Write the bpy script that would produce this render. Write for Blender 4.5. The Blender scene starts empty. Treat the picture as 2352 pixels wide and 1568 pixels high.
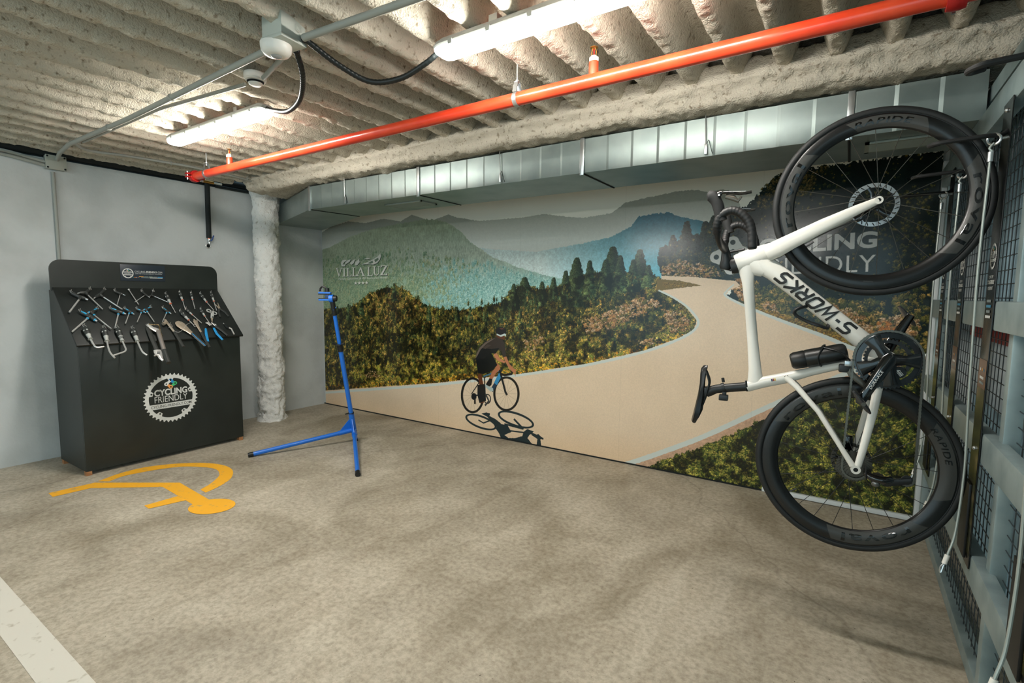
import bpy, bmesh, math, random
import numpy as np
from mathutils import Vector, Matrix

random.seed(7)
RNG = np.random.default_rng(11)
SC = bpy.context.scene
COL = SC.collection

# ------------------------------------------------------------------ camera
CAM_Z = 1.40
FPX, IMG_W, IMG_H = 1170.05, 2352.0, 1568.0
YAW, PITCH, ROLL = math.radians(33.44), math.radians(5.328), math.radians(0.586)
_f = np.array([-math.sin(YAW) * math.cos(PITCH), math.cos(YAW) * math.cos(PITCH), -math.sin(PITCH)])
_r = np.array([math.cos(YAW), math.sin(YAW), 0.0])
_u = np.cross(_r, _f)
_R = np.array([math.cos(ROLL) * _r + math.sin(ROLL) * _u, -math.sin(ROLL) * _r + math.cos(ROLL) * _u, _f])
cam_data = bpy.data.cameras.new('camera')
cam_data.sensor_width = 36.0
cam_data.sensor_fit = 'HORIZONTAL'
cam_data.lens = FPX / IMG_W * 36.0
cam_data.clip_start = 0.02
cam = bpy.data.objects.new('camera', cam_data)
COL.objects.link(cam)
cam.matrix_world = Matrix(((_R[0][0], _R[1][0], -_R[2][0], 0.0),
                           (_R[0][1], _R[1][1], -_R[2][1], 0.0),
                           (_R[0][2], _R[1][2], -_R[2][2], CAM_Z),
                           (0, 0, 0, 1)))
SC.camera = cam

# ------------------------------------------------------------------ world, exposure
SC.view_settings.view_transform = 'Standard'
SC.view_settings.look = 'None'
SC.view_settings.gamma = 1.0
SC.view_settings.use_curve_mapping = False
SC.view_settings.exposure = 1.58
SC.cycles.max_bounces = 6
SC.cycles.diffuse_bounces = 3
SC.cycles.glossy_bounces = 3
SC.cycles.transmission_bounces = 2
SC.cycles.caustics_reflective = False
SC.cycles.caustics_refractive = False
SC.cycles.adaptive_threshold = 0.03
LAMP = 34.0          # emission of the lit diffusers
LAMP_COL = (1.0, 0.97, 0.90)
world = bpy.data.worlds.new('world')
SC.world = world
world.use_nodes = True
world.node_tree.nodes['Background'].inputs[0].default_value = (0.42, 0.62, 0.70, 1)
world.node_tree.nodes['Background'].inputs[1].default_value = 0.75


def at(px, axis, val):
    """where the sight line through a photo pixel meets the plane axis = val"""
    d = np.array([(px[0] - IMG_W / 2) / FPX, -(px[1] - IMG_H / 2) / FPX, 1.0]) @ _R
    t = (val - (CAM_Z if axis == 2 else 0.0)) / d[axis]
    return d * t + np.array([0, 0, CAM_Z])


def at_plane(px, p0, n):
    d = np.array([(px[0] - IMG_W / 2) / FPX, -(px[1] - IMG_H / 2) / FPX, 1.0]) @ _R
    c = np.array([0, 0, CAM_Z])
    t = ((np.asarray(p0) - c) @ n) / (d @ n)
    return c + d * t


# ------------------------------------------------------------------ noise
def _hash(i, j, k, seed):
    h = (i * 374761393 + j * 668265263 + k * 2147483647 + seed * 974711) & 0xFFFFFFFF
    h = ((h ^ (h >> 13)) * 1274126177) & 0xFFFFFFFF
    h = ((h ^ (h >> 16)) * 2246822519) & 0xFFFFFFFF
    return ((h ^ (h >> 15)) & 0xFFFFFF) / float(0xFFFFFF)


def vnoise(p, seed=0):
    p = np.asarray(p, float)
    f = np.floor(p)
    i = f.astype(np.int64)
    t = p - f
    t = t * t * (3 - 2 * t)
    out = 0
    for a in (0, 1):
        wa = t[:, 0] if a else 1 - t[:, 0]
        for b in (0, 1):
            wb = t[:, 1] if b else 1 - t[:, 1]
            for c in (0, 1):
                wc = t[:, 2] if c else 1 - t[:, 2]
                out = out + wa * wb * wc * _hash(i[:, 0] + a, i[:, 1] + b, i[:, 2] + c, seed)
    return out


def fbm(p, octaves=3, seed=0, gain=0.55):
    s, a, tot = 0, 1.0, 0
    p = np.asarray(p, float)
    for o in range(octaves):
        s = s + a * vnoise(p * (2.03 ** o) + 17.3 * o, seed + o)
        tot += a
        a *= gain
    return s / tot


# ------------------------------------------------------------------ materials
def S(r, g, b):
    def c(v):
        v /= 255.0
        return v / 12.92 if v <= 0.04045 else ((v + 0.055) / 1.055) ** 2.4
    return (c(r), c(g), c(b), 1.0)


MATS = {}


def mat(name, col, rough=0.5, metal=0.0, col2=None, scale=20.0, lo=0.4, hi=0.6, bump=0.0, bscale=60.0,
        detail=4.0, stretch=None, coat=0.0, spec=None, bdist=0.01):
    if name in MATS:
        return MATS[name]
    m = bpy.data.materials.new(name)
    m.use_nodes = True
    nt = m.node_tree
    b = nt.nodes['Principled BSDF']
    b.inputs['Base Color'].default_value = col
    b.inputs['Roughness'].default_value = rough
    b.inputs['Metallic'].default_value = metal
    if coat:
        b.inputs['Coat Weight'].default_value = coat
        b.inputs['Coat Roughness'].default_value = 0.08
    if spec is not None:
        b.inputs['Specular IOR Level'].default_value = spec
    if col2 is not None or bump:
        g = nt.nodes.new('ShaderNodeNewGeometry')
        vec = g.outputs['Position']
        if stretch:
            mp = nt.nodes.new('ShaderNodeMapping')
            mp.inputs['Scale'].default_value = stretch
            nt.links.new(vec, mp.inputs['Vector'])
            vec = mp.outputs['Vector']
    if col2 is not None:
        n = nt.nodes.new('ShaderNodeTexNoise')
        n.inputs['Scale'].default_value = scale
        n.inputs['Detail'].default_value = detail
        nt.links.new(vec, n.inputs['Vector'])
        r = nt.nodes.new('ShaderNodeValToRGB')
        r.color_ramp.elements[0].position = lo
        r.color_ramp.elements[1].position = hi
        r.color_ramp.elements[0].color = col
        r.color_ramp.elements[1].color = col2
        nt.links.new(n.outputs['Fac'], r.inputs['Fac'])
        nt.links.new(r.outputs['Color'], b.inputs['Base Color'])
    if bump:
        n = nt.nodes.new('ShaderNodeTexNoise')
        n.inputs['Scale'].default_value = bscale
        n.inputs['Detail'].default_value = 3.0
        nt.links.new(vec, n.inputs['Vector'])
        bp = nt.nodes.new('ShaderNodeBump')
        bp.inputs['Strength'].default_value = bump
        bp.inputs['Distance'].default_value = bdist
        nt.links.new(n.outputs['Fac'], bp.inputs['Height'])
        nt.links.new(bp.outputs['Normal'], b.inputs['Normal'])
    MATS[name] = m
    return m


def emit(name, col, strength):
    m = bpy.data.materials.new(name)
    m.use_nodes = True
    b = m.node_tree.nodes['Principled BSDF']
    b.inputs['Base Color'].default_value = (0.9, 0.9, 0.9, 1)
    b.inputs['Emission Color'].default_value = (*col[:3], 1)
    b.inputs['Emission Strength'].default_value = strength
    return m


# ------------------------------------------------------------------ mesh helpers
def _frames(pts, up=None, closed=False):
    P = [Vector(p) for p in pts]
    n = len(P)
    T = []
    for i in range(n):
        if closed:
            t = P[(i + 1) % n] - P[i - 1]
        else:
            t = P[min(i + 1, n - 1)] - P[max(i - 1, 0)]
        T.append(t.normalized())
    if up is None:
        up = Vector((0, 0, 1)) if abs(T[0].z) < 0.9 else Vector((1, 0, 0))
    u = Vector(up)
    u = (u - T[0] * u.dot(T[0])).normalized()
    F = []
    for i in range(n):
        u = u - T[i] * u.dot(T[i])
        u.normalize()
        F.append((P[i], u.copy(), T[i].cross(u)))
    return F


class MB:
    def __init__(s):
        s.v, s.f = [], []

    def add(s, vs, fs):
        o = len(s.v)
        s.v.extend([tuple(map(float, v)) for v in vs])
        s.f.extend([tuple(i + o for i in f) for f in fs])
        return s

    def box(s, c, size, R=None, bev=0.0):
        bm = bmesh.new()
        bmesh.ops.create_cube(bm, size=1.0)
        for v in bm.verts:
            v.co = Vector((v.co.x * size[0], v.co.y * size[1], v.co.z * size[2]))
        if bev:
            bmesh.ops.bevel(bm, geom=bm.edges[:], offset=min(bev, min(size) * 0.45), segments=2, affect='EDGES', profile=0.6)
        bm.verts.index_update()
        c = Vector(c)
        vs = [(R @ v.co if R else v.co) + c for v in bm.verts]
        fs = [[v.index for v in f.verts] for f in bm.faces]
        bm.free()
        return s.add(vs, fs)

    def tube(s, pts, r, n=12, closed=False, up=None, cap=True, ry=None):
        """swept tube; r (and ry, the width across up) a number or one per point"""
        F = _frames(pts, up, closed)
        k = len(F)
        R = list(r) if hasattr(r, '__len__') else [r] * k
        Q = R if ry is None else (list(ry) if hasattr(ry, '__len__') else [ry] * k)
        vs, fs = [], []
        for i, (p, u, w) in enumerate(F):
            for j in range(n):
                a = 2 * math.pi * j / n
                vs.append(p + u * (R[i] * math.cos(a)) + w * (Q[i] * math.sin(a)))
        for i in range(k if closed else k - 1):
            for j in range(n):
                a, b = i * n + j, i * n + (j + 1) % n
                c, d = ((i + 1) % k) * n + (j + 1) % n, ((i + 1) % k) * n + j
                fs.append((a, b, c, d))
        if cap and not closed:
            fs.append(tuple(range(n - 1, -1, -1)))
            fs.append(tuple((k - 1) * n + j for j in range(n)))
        return s.add(vs, fs)

    def cyl(s, a, b, r, r2=None, n=16):
        return s.tube([a, b], [r, r if r2 is None else r2], n)

    def lathe(s, prof, o, axis, n=32, closed=False, a0=0.0, a1=2 * math.pi, ref=None):
        """prof: (radius, height along axis)"""
        ax = Vector(axis).normalized()
        u = Vector(ref) if ref is not None else (Vector((1, 0, 0)) if abs(ax.x) < 0.9 else Vector((0, 0, 1)))
        u = (u - ax * u.dot(ax)).normalized()
        w = ax.cross(u)
        o = Vector(o)
        full = abs(a1 - a0 - 2 * math.pi) < 1e-6
        m = n if full else n + 1
        k = len(prof)
        vs, fs = [], []
        for j in range(m):
            a = a0 + (a1 - a0) * j / n
            d = u * math.cos(a) + w * math.sin(a)
            for (r, h) in prof:
                vs.append(o + d * r + ax * h)
        for j in range(n):
            j2 = (j + 1) % m
            for i in range(k if closed else k - 1):
                i2 = (i + 1) % k
                fs.append((j * k + i, j * k + i2, j2 * k + i2, j2 * k + i))
        if not closed and full:
            if prof[0][0] > 1e-6:
                fs.append(tuple(j * k for j in range(m)))
            if prof[-1][0] > 1e-6:
                fs.append(tuple(j * k + k - 1 for j in range(m - 1, -1, -1)))
        return s.add(vs, fs)

    def ring(s, o, axis, R, r, n=32, m=8):
        return s.lathe([(R + r * math.cos(2 * math.pi * i / m), r * math.sin(2 * math.pi * i / m)) for i in range(m)], o, axis, n, closed=True)

    def prism(s, poly, o, ux, uy, depth):
        """flat outline extruded by depth along ux x uy"""
        ux, uy, o = Vector(ux), Vector(uy), Vector(o)
        w = ux.cross(uy).normalized()
        k = len(poly)
        vs = [o + ux * a + uy * b for a, b in poly] + [o + ux * a + uy * b + w * depth for a, b in poly]
        fs = [tuple(range(k - 1, -1, -1)), tuple(range(k, 2 * k))]
        for i in range(k):
            j = (i + 1) % k
            fs.append((i, j, k + j, k + i))
        return s.add(vs, fs)

    def sphere(s, c, r, n=16, m=10, sc=(1, 1, 1)):
        vs, fs = [], []
        c = Vector(c)
        for i in range(m + 1):
            t = math.pi * i / m
            for j in range(n):
                a = 2 * math.pi * j / n
                vs.append(c + Vector((math.sin(t) * math.cos(a) * r * sc[0], math.sin(t) * math.sin(a) * r * sc[1], math.cos(t) * r * sc[2])))
        for i in range(m):
            for j in range(n):
                fs.append((i * n + j, (i + 1) * n + j, (i + 1) * n + (j + 1) % n, i * n + (j + 1) % n))
        return s.add(vs, fs)

    def build(s, name, material, parent=None, base=None, smooth=35.0):
        me = bpy.data.meshes.new(name)
        off = Vector(parent['_b']) if parent is not None else (Vector(base) if base is not None else Vector((0, 0, 0)))
        me.from_pydata([tuple(Vector(v) - off) for v in s.v], [], s.f)
        if smooth:
            me.shade_smooth()
            me.set_sharp_from_angle(angle=math.radians(smooth))
        me.materials.append(material)
        me.update()
        o = bpy.data.objects.new(name, me)
        COL.objects.link(o)
        o['_b'] = tuple(off)
        if parent is not None:
            o.parent = parent
        else:
            o.location = off
        TRACK.append(o)
        return o


TRACK = []


def tag(o, label=None, cat=None, group=None, kind=None):
    if label:
        o['label'] = label
    if cat:
        o['category'] = cat
    if group:
        o['group'] = group
    if kind:
        o['kind'] = kind
    return o


def thing(name, label, cat, base=(0, 0, 0), group=None, matrix=None):
    o = bpy.data.objects.new(name, None)
    o.empty_display_size = 0.05
    COL.objects.link(o)
    if matrix is not None:
        o.matrix_world = matrix
        o['_b'] = (0.0, 0.0, 0.0)
    else:
        o.location = base
        o['_b'] = tuple(map(float, base))
    TRACK.append(o)
    return tag(o, label, cat, group)


def smooth_path(pts, sub=6, closed=False):
    """Catmull-Rom through the points"""
    P = [np.array(p, float) for p in pts]
    n = len(P)
    out = []
    for i in range(n if closed else n - 1):
        p0 = P[(i - 1) % n] if (closed or i > 0) else 2 * P[0] - P[1]
        p1, p2 = P[i], P[(i + 1) % n]
        p3 = P[(i + 2) % n] if (closed or i + 2 < n) else 2 * P[-1] - P[-2]
        for k in range(sub):
            t = k / sub
            out.append(0.5 * ((2 * p1) + (-p0 + p2) * t + (2 * p0 - 5 * p1 + 4 * p2 - p3) * t * t + (-p0 + 3 * p1 - 3 * p2 + p3) * t ** 3))
    if not closed:
        out.append(P[-1])
    return [tuple(q) for q in out]


def arc_path(pts, r, n=5):
    """polyline with rounded corners"""
    P = [Vector(p) for p in pts]
    out = [P[0]]
    for i in range(1, len(P) - 1):
        a, b, c = P[i - 1], P[i], P[i + 1]
        d1, d2 = (a - b), (c - b)
        k = min(r, d1.length * 0.45, d2.length * 0.45)
        s, e = b + d1.normalized() * k, b + d2.normalized() * k
        for j in range(n + 1):
            t = j / n
            out.append(s * (1 - t) ** 2 + b * 2 * t * (1 - t) + e * t * t)
    out.append(P[-1])
    return out


_txt = {}


def text_geo(body, size=1.0, bold=0.0, shear=0.0, align='LEFT', space=1.0):
    """outline of a word as flat vertices and faces"""
    key = (body, size, bold, shear, align, space)
    if key in _txt:
        return _txt[key]
    cu = bpy.data.curves.new('lettering', 'FONT')
    cu.body = body
    cu.size = size
    cu.offset = bold
    cu.shear = shear
    cu.align_x = align
    cu.space_character = space
    cu.resolution_u = 4
    ob = bpy.data.objects.new('lettering', cu)
    COL.objects.link(ob)
    dg = bpy.context.evaluated_depsgraph_get()
    ev = ob.evaluated_get(dg)
    me = ev.to_mesh()
    V = np.array([(v.co.x, v.co.y) for v in me.vertices]) if len(me.vertices) else np.zeros((0, 2))
    F = [tuple(p.vertices) for p in me.polygons]
    ev.to_mesh_clear()
    bpy.data.objects.remove(ob)
    bpy.data.curves.remove(cu)
    _txt[key] = (V, F)
    return V, F


def text_fit(body, x0, x1, y0, y1, bold=0.0, shear=0.0, space=1.0):
    """word scaled to fill a box"""
    V, F = text_geo(body, 1.0, bold, shear, 'LEFT', space)
    lo, hi = V.min(0), V.max(0)
    W = (V - lo) / (hi - lo)
    return np.stack([x0 + W[:, 0] * (x1 - x0), y0 + W[:, 1] * (y1 - y0)], 1), F


def lay(V, F, o, ux, uy, mb=None):
    """flat outline placed on a plane"""
    mb = mb or MB()
    o, ux, uy = np.asarray(o, float), np.asarray(ux, float), np.asarray(uy, float)
    return mb.add([o + ux * a + uy * b for a, b in V], F)


STROKES = {
    'S': [[(1, .92), (.2, .92), (.06, .8), (.06, .62), (.2, .52), (.8, .48), (.94, .38), (.94, .2), (.8, .08), (0, .08)]],
    '-': [[(.1, .5), (.9, .5)]],
    'W': [[(.02, 1), (.2, 0.02), (.5, .75), (.8, .02), (.98, 1)]],
    'O': [[(.2, .92), (.8, .92), (.94, .8), (.94, .2), (.8, .08), (.2, .08), (.06, .2), (.06, .8), (.2, .92), (.3, .92)]],
    'R': [[(.08, 0), (.08, .92), (.8, .92), (.94, .8), (.94, .6), (.8, .48), (.08, .48)], [(.5, .48), (.95, 0)]],
    'K': [[(.08, 0), (.08, 1)], [(.98, 1), (.14, .5), (.98, 0)]],
}


def stroke_text(body, width, height, th, shear=0.0, gap=0.25):
    """angular letters drawn as ribbons; th is half the stroke"""
    wd = [0.55 if c == '-' else (1.35 if c == 'W' else 1.0) for c in body]
    tot = sum(wd) + gap * (len(body) - 1)
    k = (width - abs(shear) * height) / tot
    V, F = [], []
    x = 0.0
    for c, w in zip(body, wd):
        for line in STROKES[c]:
            P = [np.array([(x + p[0] * w) * k + shear * p[1] * height, p[1] * height]) for p in line]
            n = len(P)
            L = []
            for i in range(n):
                d0 = P[i] - P[i - 1] if i > 0 else P[1] - P[0]
                d1 = P[i + 1] - P[i] if i < n - 1 else P[-1] - P[-2]
                d0, d1 = d0 / np.linalg.norm(d0), d1 / np.linalg.norm(d1)
                m = np.array([-(d0 + d1)[1], (d0 + d1)[0]])
                m /= np.linalg.norm(m)
                s = th / max(0.45, abs(m @ np.array([-d0[1], d0[0]])))
                L.append((P[i] + m * s, P[i] - m * s))
            o = len(V)
            for a, b in L:
                V += [a, b]
            F += [(o + 2 * i, o + 2 * i + 1, o + 2 * i + 3, o + 2 * i + 2) for i in range(n - 1)]
        x += w + gap
    return np.array(V), F


def fine(V, F, maxlen):
    """split long triangles so flat letters can follow a curved surface"""
    V = [np.array(v, float) for v in V]
    tris = [(f[0], f[i], f[i + 1]) for f in F for i in range(1, len(f) - 1)]
    mid = {}
    out = []
    while tris:
        a, b, c = tris.pop()
        L = [np.linalg.norm(V[a] - V[b]), np.linalg.norm(V[b] - V[c]), np.linalg.norm(V[c] - V[a])]
        k = int(np.argmax(L))
        if L[k] <= maxlen:
            out.append((a, b, c))
            continue
        a, b, c = ((a, b, c), (b, c, a), (c, a, b))[k]
        key = (min(a, b), max(a, b))
        if key not in mid:
            mid[key] = len(V)
            V.append((V[a] + V[b]) / 2)
        m = mid[key]
        tris += [(a, m, c), (m, b, c)]
    return np.array(V), out
# ------------------------------------------------------------------ shared materials
M_plaster = mat('white_plaster', S(205, 209, 208), 0.75, col2=S(188, 192, 190), scale=3.0, lo=0.45, hi=0.75, bump=0.25, bscale=45, bdist=0.006)
M_spray = mat('sprayed_coating', S(198, 190, 173), 0.95, col2=S(120, 104, 82), scale=46.0, lo=0.57, hi=0.76, bump=0.7, bscale=120, bdist=0.012)
M_spray_w = mat('sprayed_white', S(230, 229, 224), 0.95, col2=S(160, 148, 128), scale=42.0, lo=0.60, hi=0.78, bump=0.7, bscale=110, bdist=0.010)
M_galv = mat('galvanised_sheet', S(150, 162, 158), 0.36, 0.6, col2=S(130, 143, 140), scale=5.0, lo=0.4, hi=0.7)
M_galv2 = mat('galvanised_frame', S(160, 176, 176), 0.45, 0.5, col2=S(132, 150, 152), scale=8.0, lo=0.4, hi=0.7)
M_zinc = mat('zinc_bright', S(200, 204, 204), 0.3, 0.9)
M_black = mat('black_plastic', S(16, 18, 18), 0.45)
M_blackgloss = mat('black_gloss', S(10, 11, 12), 0.15, 0.0, coat=0.5)
M_rubber = mat('black_rubber', S(24, 25, 25), 0.7)
M_greypvc = mat('grey_conduit', S(156, 158, 150), 0.5)
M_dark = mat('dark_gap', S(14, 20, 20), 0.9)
M_steel = mat('bright_steel', S(216, 215, 212), 0.3, 0.55)
M_white = mat('white_plastic', S(228, 226, 218), 0.4)


def floor_material():
    m = bpy.data.materials.new('concrete_floor')
    m.use_nodes = True
    nt = m.node_tree
    N, L = nt.nodes, nt.links
    b = N['Principled BSDF']
    g = N.new('ShaderNodeNewGeometry')

    def noise(scale, detail, rough=0.55, dist=0.0, stretch=None):
        n = N.new('ShaderNodeTexNoise')
        n.inputs['Scale'].default_value = scale
        n.inputs['Detail'].default_value = detail
        n.inputs['Roughness'].default_value = rough
        n.inputs['Distortion'].default_value = dist
        v = g.outputs['Position']
        if stretch:
            mp = N.new('ShaderNodeMapping')
            mp.inputs['Scale'].default_value = stretch
            mp.inputs['Rotation'].default_value = (0, 0, 0.6)
            L.new(v, mp.inputs['Vector'])
            v = mp.outputs['Vector']
        L.new(v, n.inputs['Vector'])
        return n.outputs['Fac']

    def ramp(fac, stops):
        r = N.new('ShaderNodeValToRGB')
        e = r.color_ramp.elements
        while len(e) < len(stops):
            e.new(0.5)
        for i, (p, c) in enumerate(stops):
            e[i].position, e[i].color = p, c
        L.new(fac, r.inputs['Fac'])
        return r.outputs['Color']

    def mix(a, c, fac, mode='MIX'):
        x = N.new('ShaderNodeMix')
        x.data_type = 'RGBA'
        x.blend_type = mode
        L.new(a, x.inputs[6])
        L.new(c, x.inputs[7])
        if isinstance(fac, float):
            x.inputs[0].default_value = fac
        else:
            L.new(fac, x.inputs[0])
        return x.outputs[2]
    one = (1, 1, 1, 1)
    base = ramp(noise(1.3, 4, 0.6, 0.6), [(0.28, S(172, 163, 146)), (0.48, S(192, 183, 165)), (0.70, S(205, 196, 178))])
    fine = ramp(noise(38, 3, 0.7), [(0.30, S(208, 205, 200)), (0.62, one)])
    stain = ramp(noise(0.85, 4, 0.55, 1.2), [(0.33, S(204, 200, 192)), (0.55, one)])
    trowel = ramp(noise(5.0, 4, 0.65, 0.8, (1.0, 0.35, 1.0)), [(0.34, S(228, 225, 220)), (0.58, one)])
    pits = ramp(noise(85, 2, 0.5), [(0.235, S(86, 80, 72)), (0.275, one)])
    c = mix(base, fine, 1.0, 'MULTIPLY')
    c = mix(c, stain, 0.9, 'MULTIPLY')
    c = mix(c, trowel, 0.8, 'MULTIPLY')
    c = mix(c, pits, 0.8, 'MULTIPLY')
    vo = N.new('ShaderNodeTexVoronoi')
    vo.feature = 'DISTANCE_TO_EDGE'
    vo.inputs['Scale'].default_value = 0.42
    vn = N.new('ShaderNodeTexNoise')
    vn.inputs['Scale'].default_value = 2.2
    vn.inputs['Detail'].default_value = 3
    L.new(g.outputs['Position'], vn.inputs['Vector'])
    va = N.new('ShaderNodeMix')
    va.data_type = 'VECTOR'
    va.inputs[0].default_value = 0.28
    L.new(g.outputs['Position'], va.inputs[4])
    L.new(vn.outputs['Color'], va.inputs[5])
    L.new(va.outputs[1], vo.inputs['Vector'])
    crack = ramp(vo.outputs['Distance'], [(0.0, S(120, 110, 98)), (0.0022, one)])
    c = mix(c, crack, 0.3, 'MULTIPLY')
    L.new(c, b.inputs['Base Color'])
    b.inputs['Roughness'].default_value = 0.58
    b.inputs['Specular IOR Level'].default_value = 0.35
    bp = N.new('ShaderNodeBump')
    bp.inputs['Strength'].default_value = 0.25
    bp.inputs['Distance'].default_value = 0.004
    L.new(noise(60, 2), bp.inputs['Height'])
    L.new(bp.outputs['Normal'], b.inputs['Normal'])
    return m


# ------------------------------------------------------------------ the setting
XL, YB, XC = -5.46, 4.00, 0.45      # side wall, mural wall, cage plane
X1, Y0 = 1.6, -4.5                  # far extents of the garage behind the camera

o = MB().box(((XL + X1) / 2, (Y0 + YB) / 2, -0.05), (X1 - XL + 0.4, YB - Y0 + 0.4, 0.1)).build('floor', floor_material(), base=(0, 0, 0), smooth=None)
tag(o, kind='structure', label='stained beige concrete garage floor')
o = MB().box((XL - 0.1, (Y0 + YB) / 2, 1.225), (0.2, YB - Y0 + 0.2, 2.45)).build('wall_left', M_plaster, base=(XL, 0, 0), smooth=None)
tag(o, kind='structure', label='white plastered side wall behind the tool cabinet')
o = MB().box(((XL + X1) / 2, YB + 0.1, 1.35), (X1 - XL + 0.3, 0.2, 2.7)).build('wall_back', M_plaster, base=(0, YB, 0), smooth=None)
tag(o, kind='structure', label='white wall carrying the landscape mural')

# wall behind the cage: pale blue ribbed sheet
mb = MB()
prof = []
y = 0.2
while y < 4.0:
    prof += [(y, 0.0), (y + 0.028, 0.0), (y + 0.034, 0.02), (y + 0.054, 0.02)]
    y += 0.06
vs = []
for (yy, d) in prof:
    vs += [(0.64 + d, yy, 0.0), (0.64 + d, yy, 2.6)]
mb.add(vs, [(2 * i, 2 * i + 2, 2 * i + 3, 2 * i + 1) for i in range(len(prof) - 1)])
o = mb.build('wall_right', mat('pale_blue_sheet', S(160, 190, 202), 0.5), base=(0.64, 2.0, 0), smooth=None)
tag(o, kind='structure', label='pale blue ribbed sheet wall behind the wire cage')

# ceiling: sprayed ribs running towards the mural wall
RIB_P, RIB_X0, RIB_Z, RIB_H = 0.207, 0.091, 2.475, 0.150
gx = np.arange(XL + 0.06, X1, 0.0135)
gy = np.concatenate([np.arange(Y0, 0.40, 0.075), np.arange(0.40, 2.96, 0.0135), np.arange(2.96, YB + 0.06, 0.05)])
GX, GY = np.meshgrid(gx, gy)
P2 = np.stack([GX.ravel(), GY.ravel(), np.zeros(GX.size)], 1)
wob = (fbm(P2 * np.array([2.0, 3.0, 1]), 2, 3) - 0.5) * 0.014
ph = np.cos(2 * np.pi * (P2[:, 0] + wob - RIB_X0) / RIB_P)
rib = np.clip((ph + 0.62) / 1.5, 0, 1)
rib = rib * rib * (3 - 2 * rib)
endf = np.clip((2.885 - P2[:, 1]) / 0.05, 0, 1) * np.clip(0.15 + (P2[:, 0] - XL - 0.05) / 0.12, 0, 1)
amp = 0.95 + 0.1 * fbm(P2 * np.array([6.0, 2.5, 1]), 2, 21)
lump = (fbm(P2 * np.array([22.0, 16.0, 1]), 3, 5) - 0.5) * 0.012
grain = (fbm(P2 * np.array([60.0, 36.0, 1]), 2, 8) - 0.5) * 0.020
z = RIB_Z + RIB_H - RIB_H * rib * amp * endf - (lump + grain) * (0.6 + 0.4 * rib)
vs = np.stack([P2[:, 0], P2[:, 1], z], 1)
nx, ny = len(gx), len(gy)
ii = (np.arange(ny - 1)[:, None] * nx + np.arange(nx - 1)[None, :]).ravel()
fs = np.stack([ii, ii + nx, ii + nx + 1, ii + 1], 1)


def grid_object(name, verts, faces, material, base=(0, 0, 0)):
    me = bpy.data.meshes.new(name)
    v = np.asarray(verts, np.float32) - np.asarray(base, np.float32)
    me.vertices.add(len(v))
    me.vertices.foreach_set('co', v.ravel())
    f = np.asarray(faces, np.int32)
    me.loops.add(f.size)
    me.loops.foreach_set('vertex_index', f.ravel())
    me.polygons.add(len(f))
    me.polygons.foreach_set('loop_start', np.arange(0, f.size, 4, dtype=np.int32))
    me.polygons.foreach_set('loop_total', np.full(len(f), 4, np.int32))
    me.polygons.foreach_set('use_smooth', np.ones(len(f), bool))
    me.materials.append(material)
    me.update(calc_edges=True)
    me.validate()
    o = bpy.data.objects.new(name, me)
    o.location = base
    COL.objects.link(o)
    o['_b'] = tuple(map(float, base))
    TRACK.append(o)
    return o


o = grid_object('ceiling', vs, fs, M_spray, (0, 0, RIB_Z))
tag(o, kind='structure', label='ribbed ceiling sprayed with rough cream coating')

# beam in front of the duct
def sweep_noise(name, prof, x0, x1, dx, material, seed, base, a1=0.034, a2=0.020):
    """closed profile (y, z) swept along x and roughened along its normals"""
    xs = np.arange(x0, x1, dx)
    pr = np.array(prof)
    nrm = np.roll(pr, -1, 0) - np.roll(pr, 1, 0)
    nrm = np.stack([nrm[:, 1], -nrm[:, 0]], 1)
    nrm /= np.linalg.norm(nrm, axis=1)[:, None] + 1e-9
    k = len(pr)
    X = np.repeat(xs, k)
    Yv, Zv = np.tile(pr[:, 0], len(xs)), np.tile(pr[:, 1], len(xs))
    p = np.stack([X, Yv, Zv], 1)
    d = (fbm(p * 17.0, 3, seed) - 0.5) * a1 + (fbm(p * 48.0, 2, seed + 9) - 0.5) * a2 + (fbm(p * np.array([2.5, 6, 6]), 2, seed + 4) - 0.5) * 0.026
    p[:, 1] += np.tile(nrm[:, 0], len(xs)) * d
    p[:, 2] += np.tile(nrm[:, 1], len(xs)) * d
    tp_ = np.clip((X - x0) / 0.16, 0, 1) ** 0.5
    ce = np.array([pr[:, 0].mean(), pr[:, 1].max()])
    p[:, 1] = ce[0] + (p[:, 1] - ce[0]) * tp_
    p[:, 2] = ce[1] + (p[:, 2] - ce[1]) * tp_
    n = len(xs)
    i = np.arange(n - 1)[:, None] * k + np.arange(k)[None, :]
    j = np.arange(n - 1)[:, None] * k + (np.arange(k)[None, :] + 1) % k
    f = np.stack([i, j, j + k, i + k], -1).reshape(-1, 4)
    return grid_object(name, p, f, material, base)


prof = []
BY0, BY1, BZ0, BZ1, br = 2.765, 3.24, 2.365, 2.56, 0.05
def _arc(cy, cz, a0, a1, n=5):
    return [(cy + br * math.cos(a0 + (a1 - a0) * t / n), cz + br * math.sin(a0 + (a1 - a0) * t / n)) for t in range(n + 1)]
def _line(a, b, n):
    return [(a[0] + (b[0] - a[0]) * t / n, a[1] + (b[1] - a[1]) * t / n) for t in range(1, n)]
c1_ = _arc(BY0 + br + 0.03, BZ0 + br, -math.pi / 2, -math.pi, 5)
c0_ = _arc(BY1 - 0.02, BZ0 + br, 0, -math.pi / 2, 4)
prof = c0_ + _line(c0_[-1], c1_[0], 16) + c1_ + _line(c1_[-1], (BY0 - 0.01, 2.455), 5) + [(BY0 - 0.01, 2.455)] + _line((BY0 - 0.01, 2.455), (BY0 + 0.05, BZ1), 7) + [(BY0 + 0.05, BZ1), (BY1 + 0.02, BZ1)]
o = sweep_noise('beam', prof, -5.13, X1, 0.0125, M_spray, 40, (0, 2.85, BZ0))
tag(o, kind='structure', label='rough sprayed beam running above the metal duct')

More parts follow.
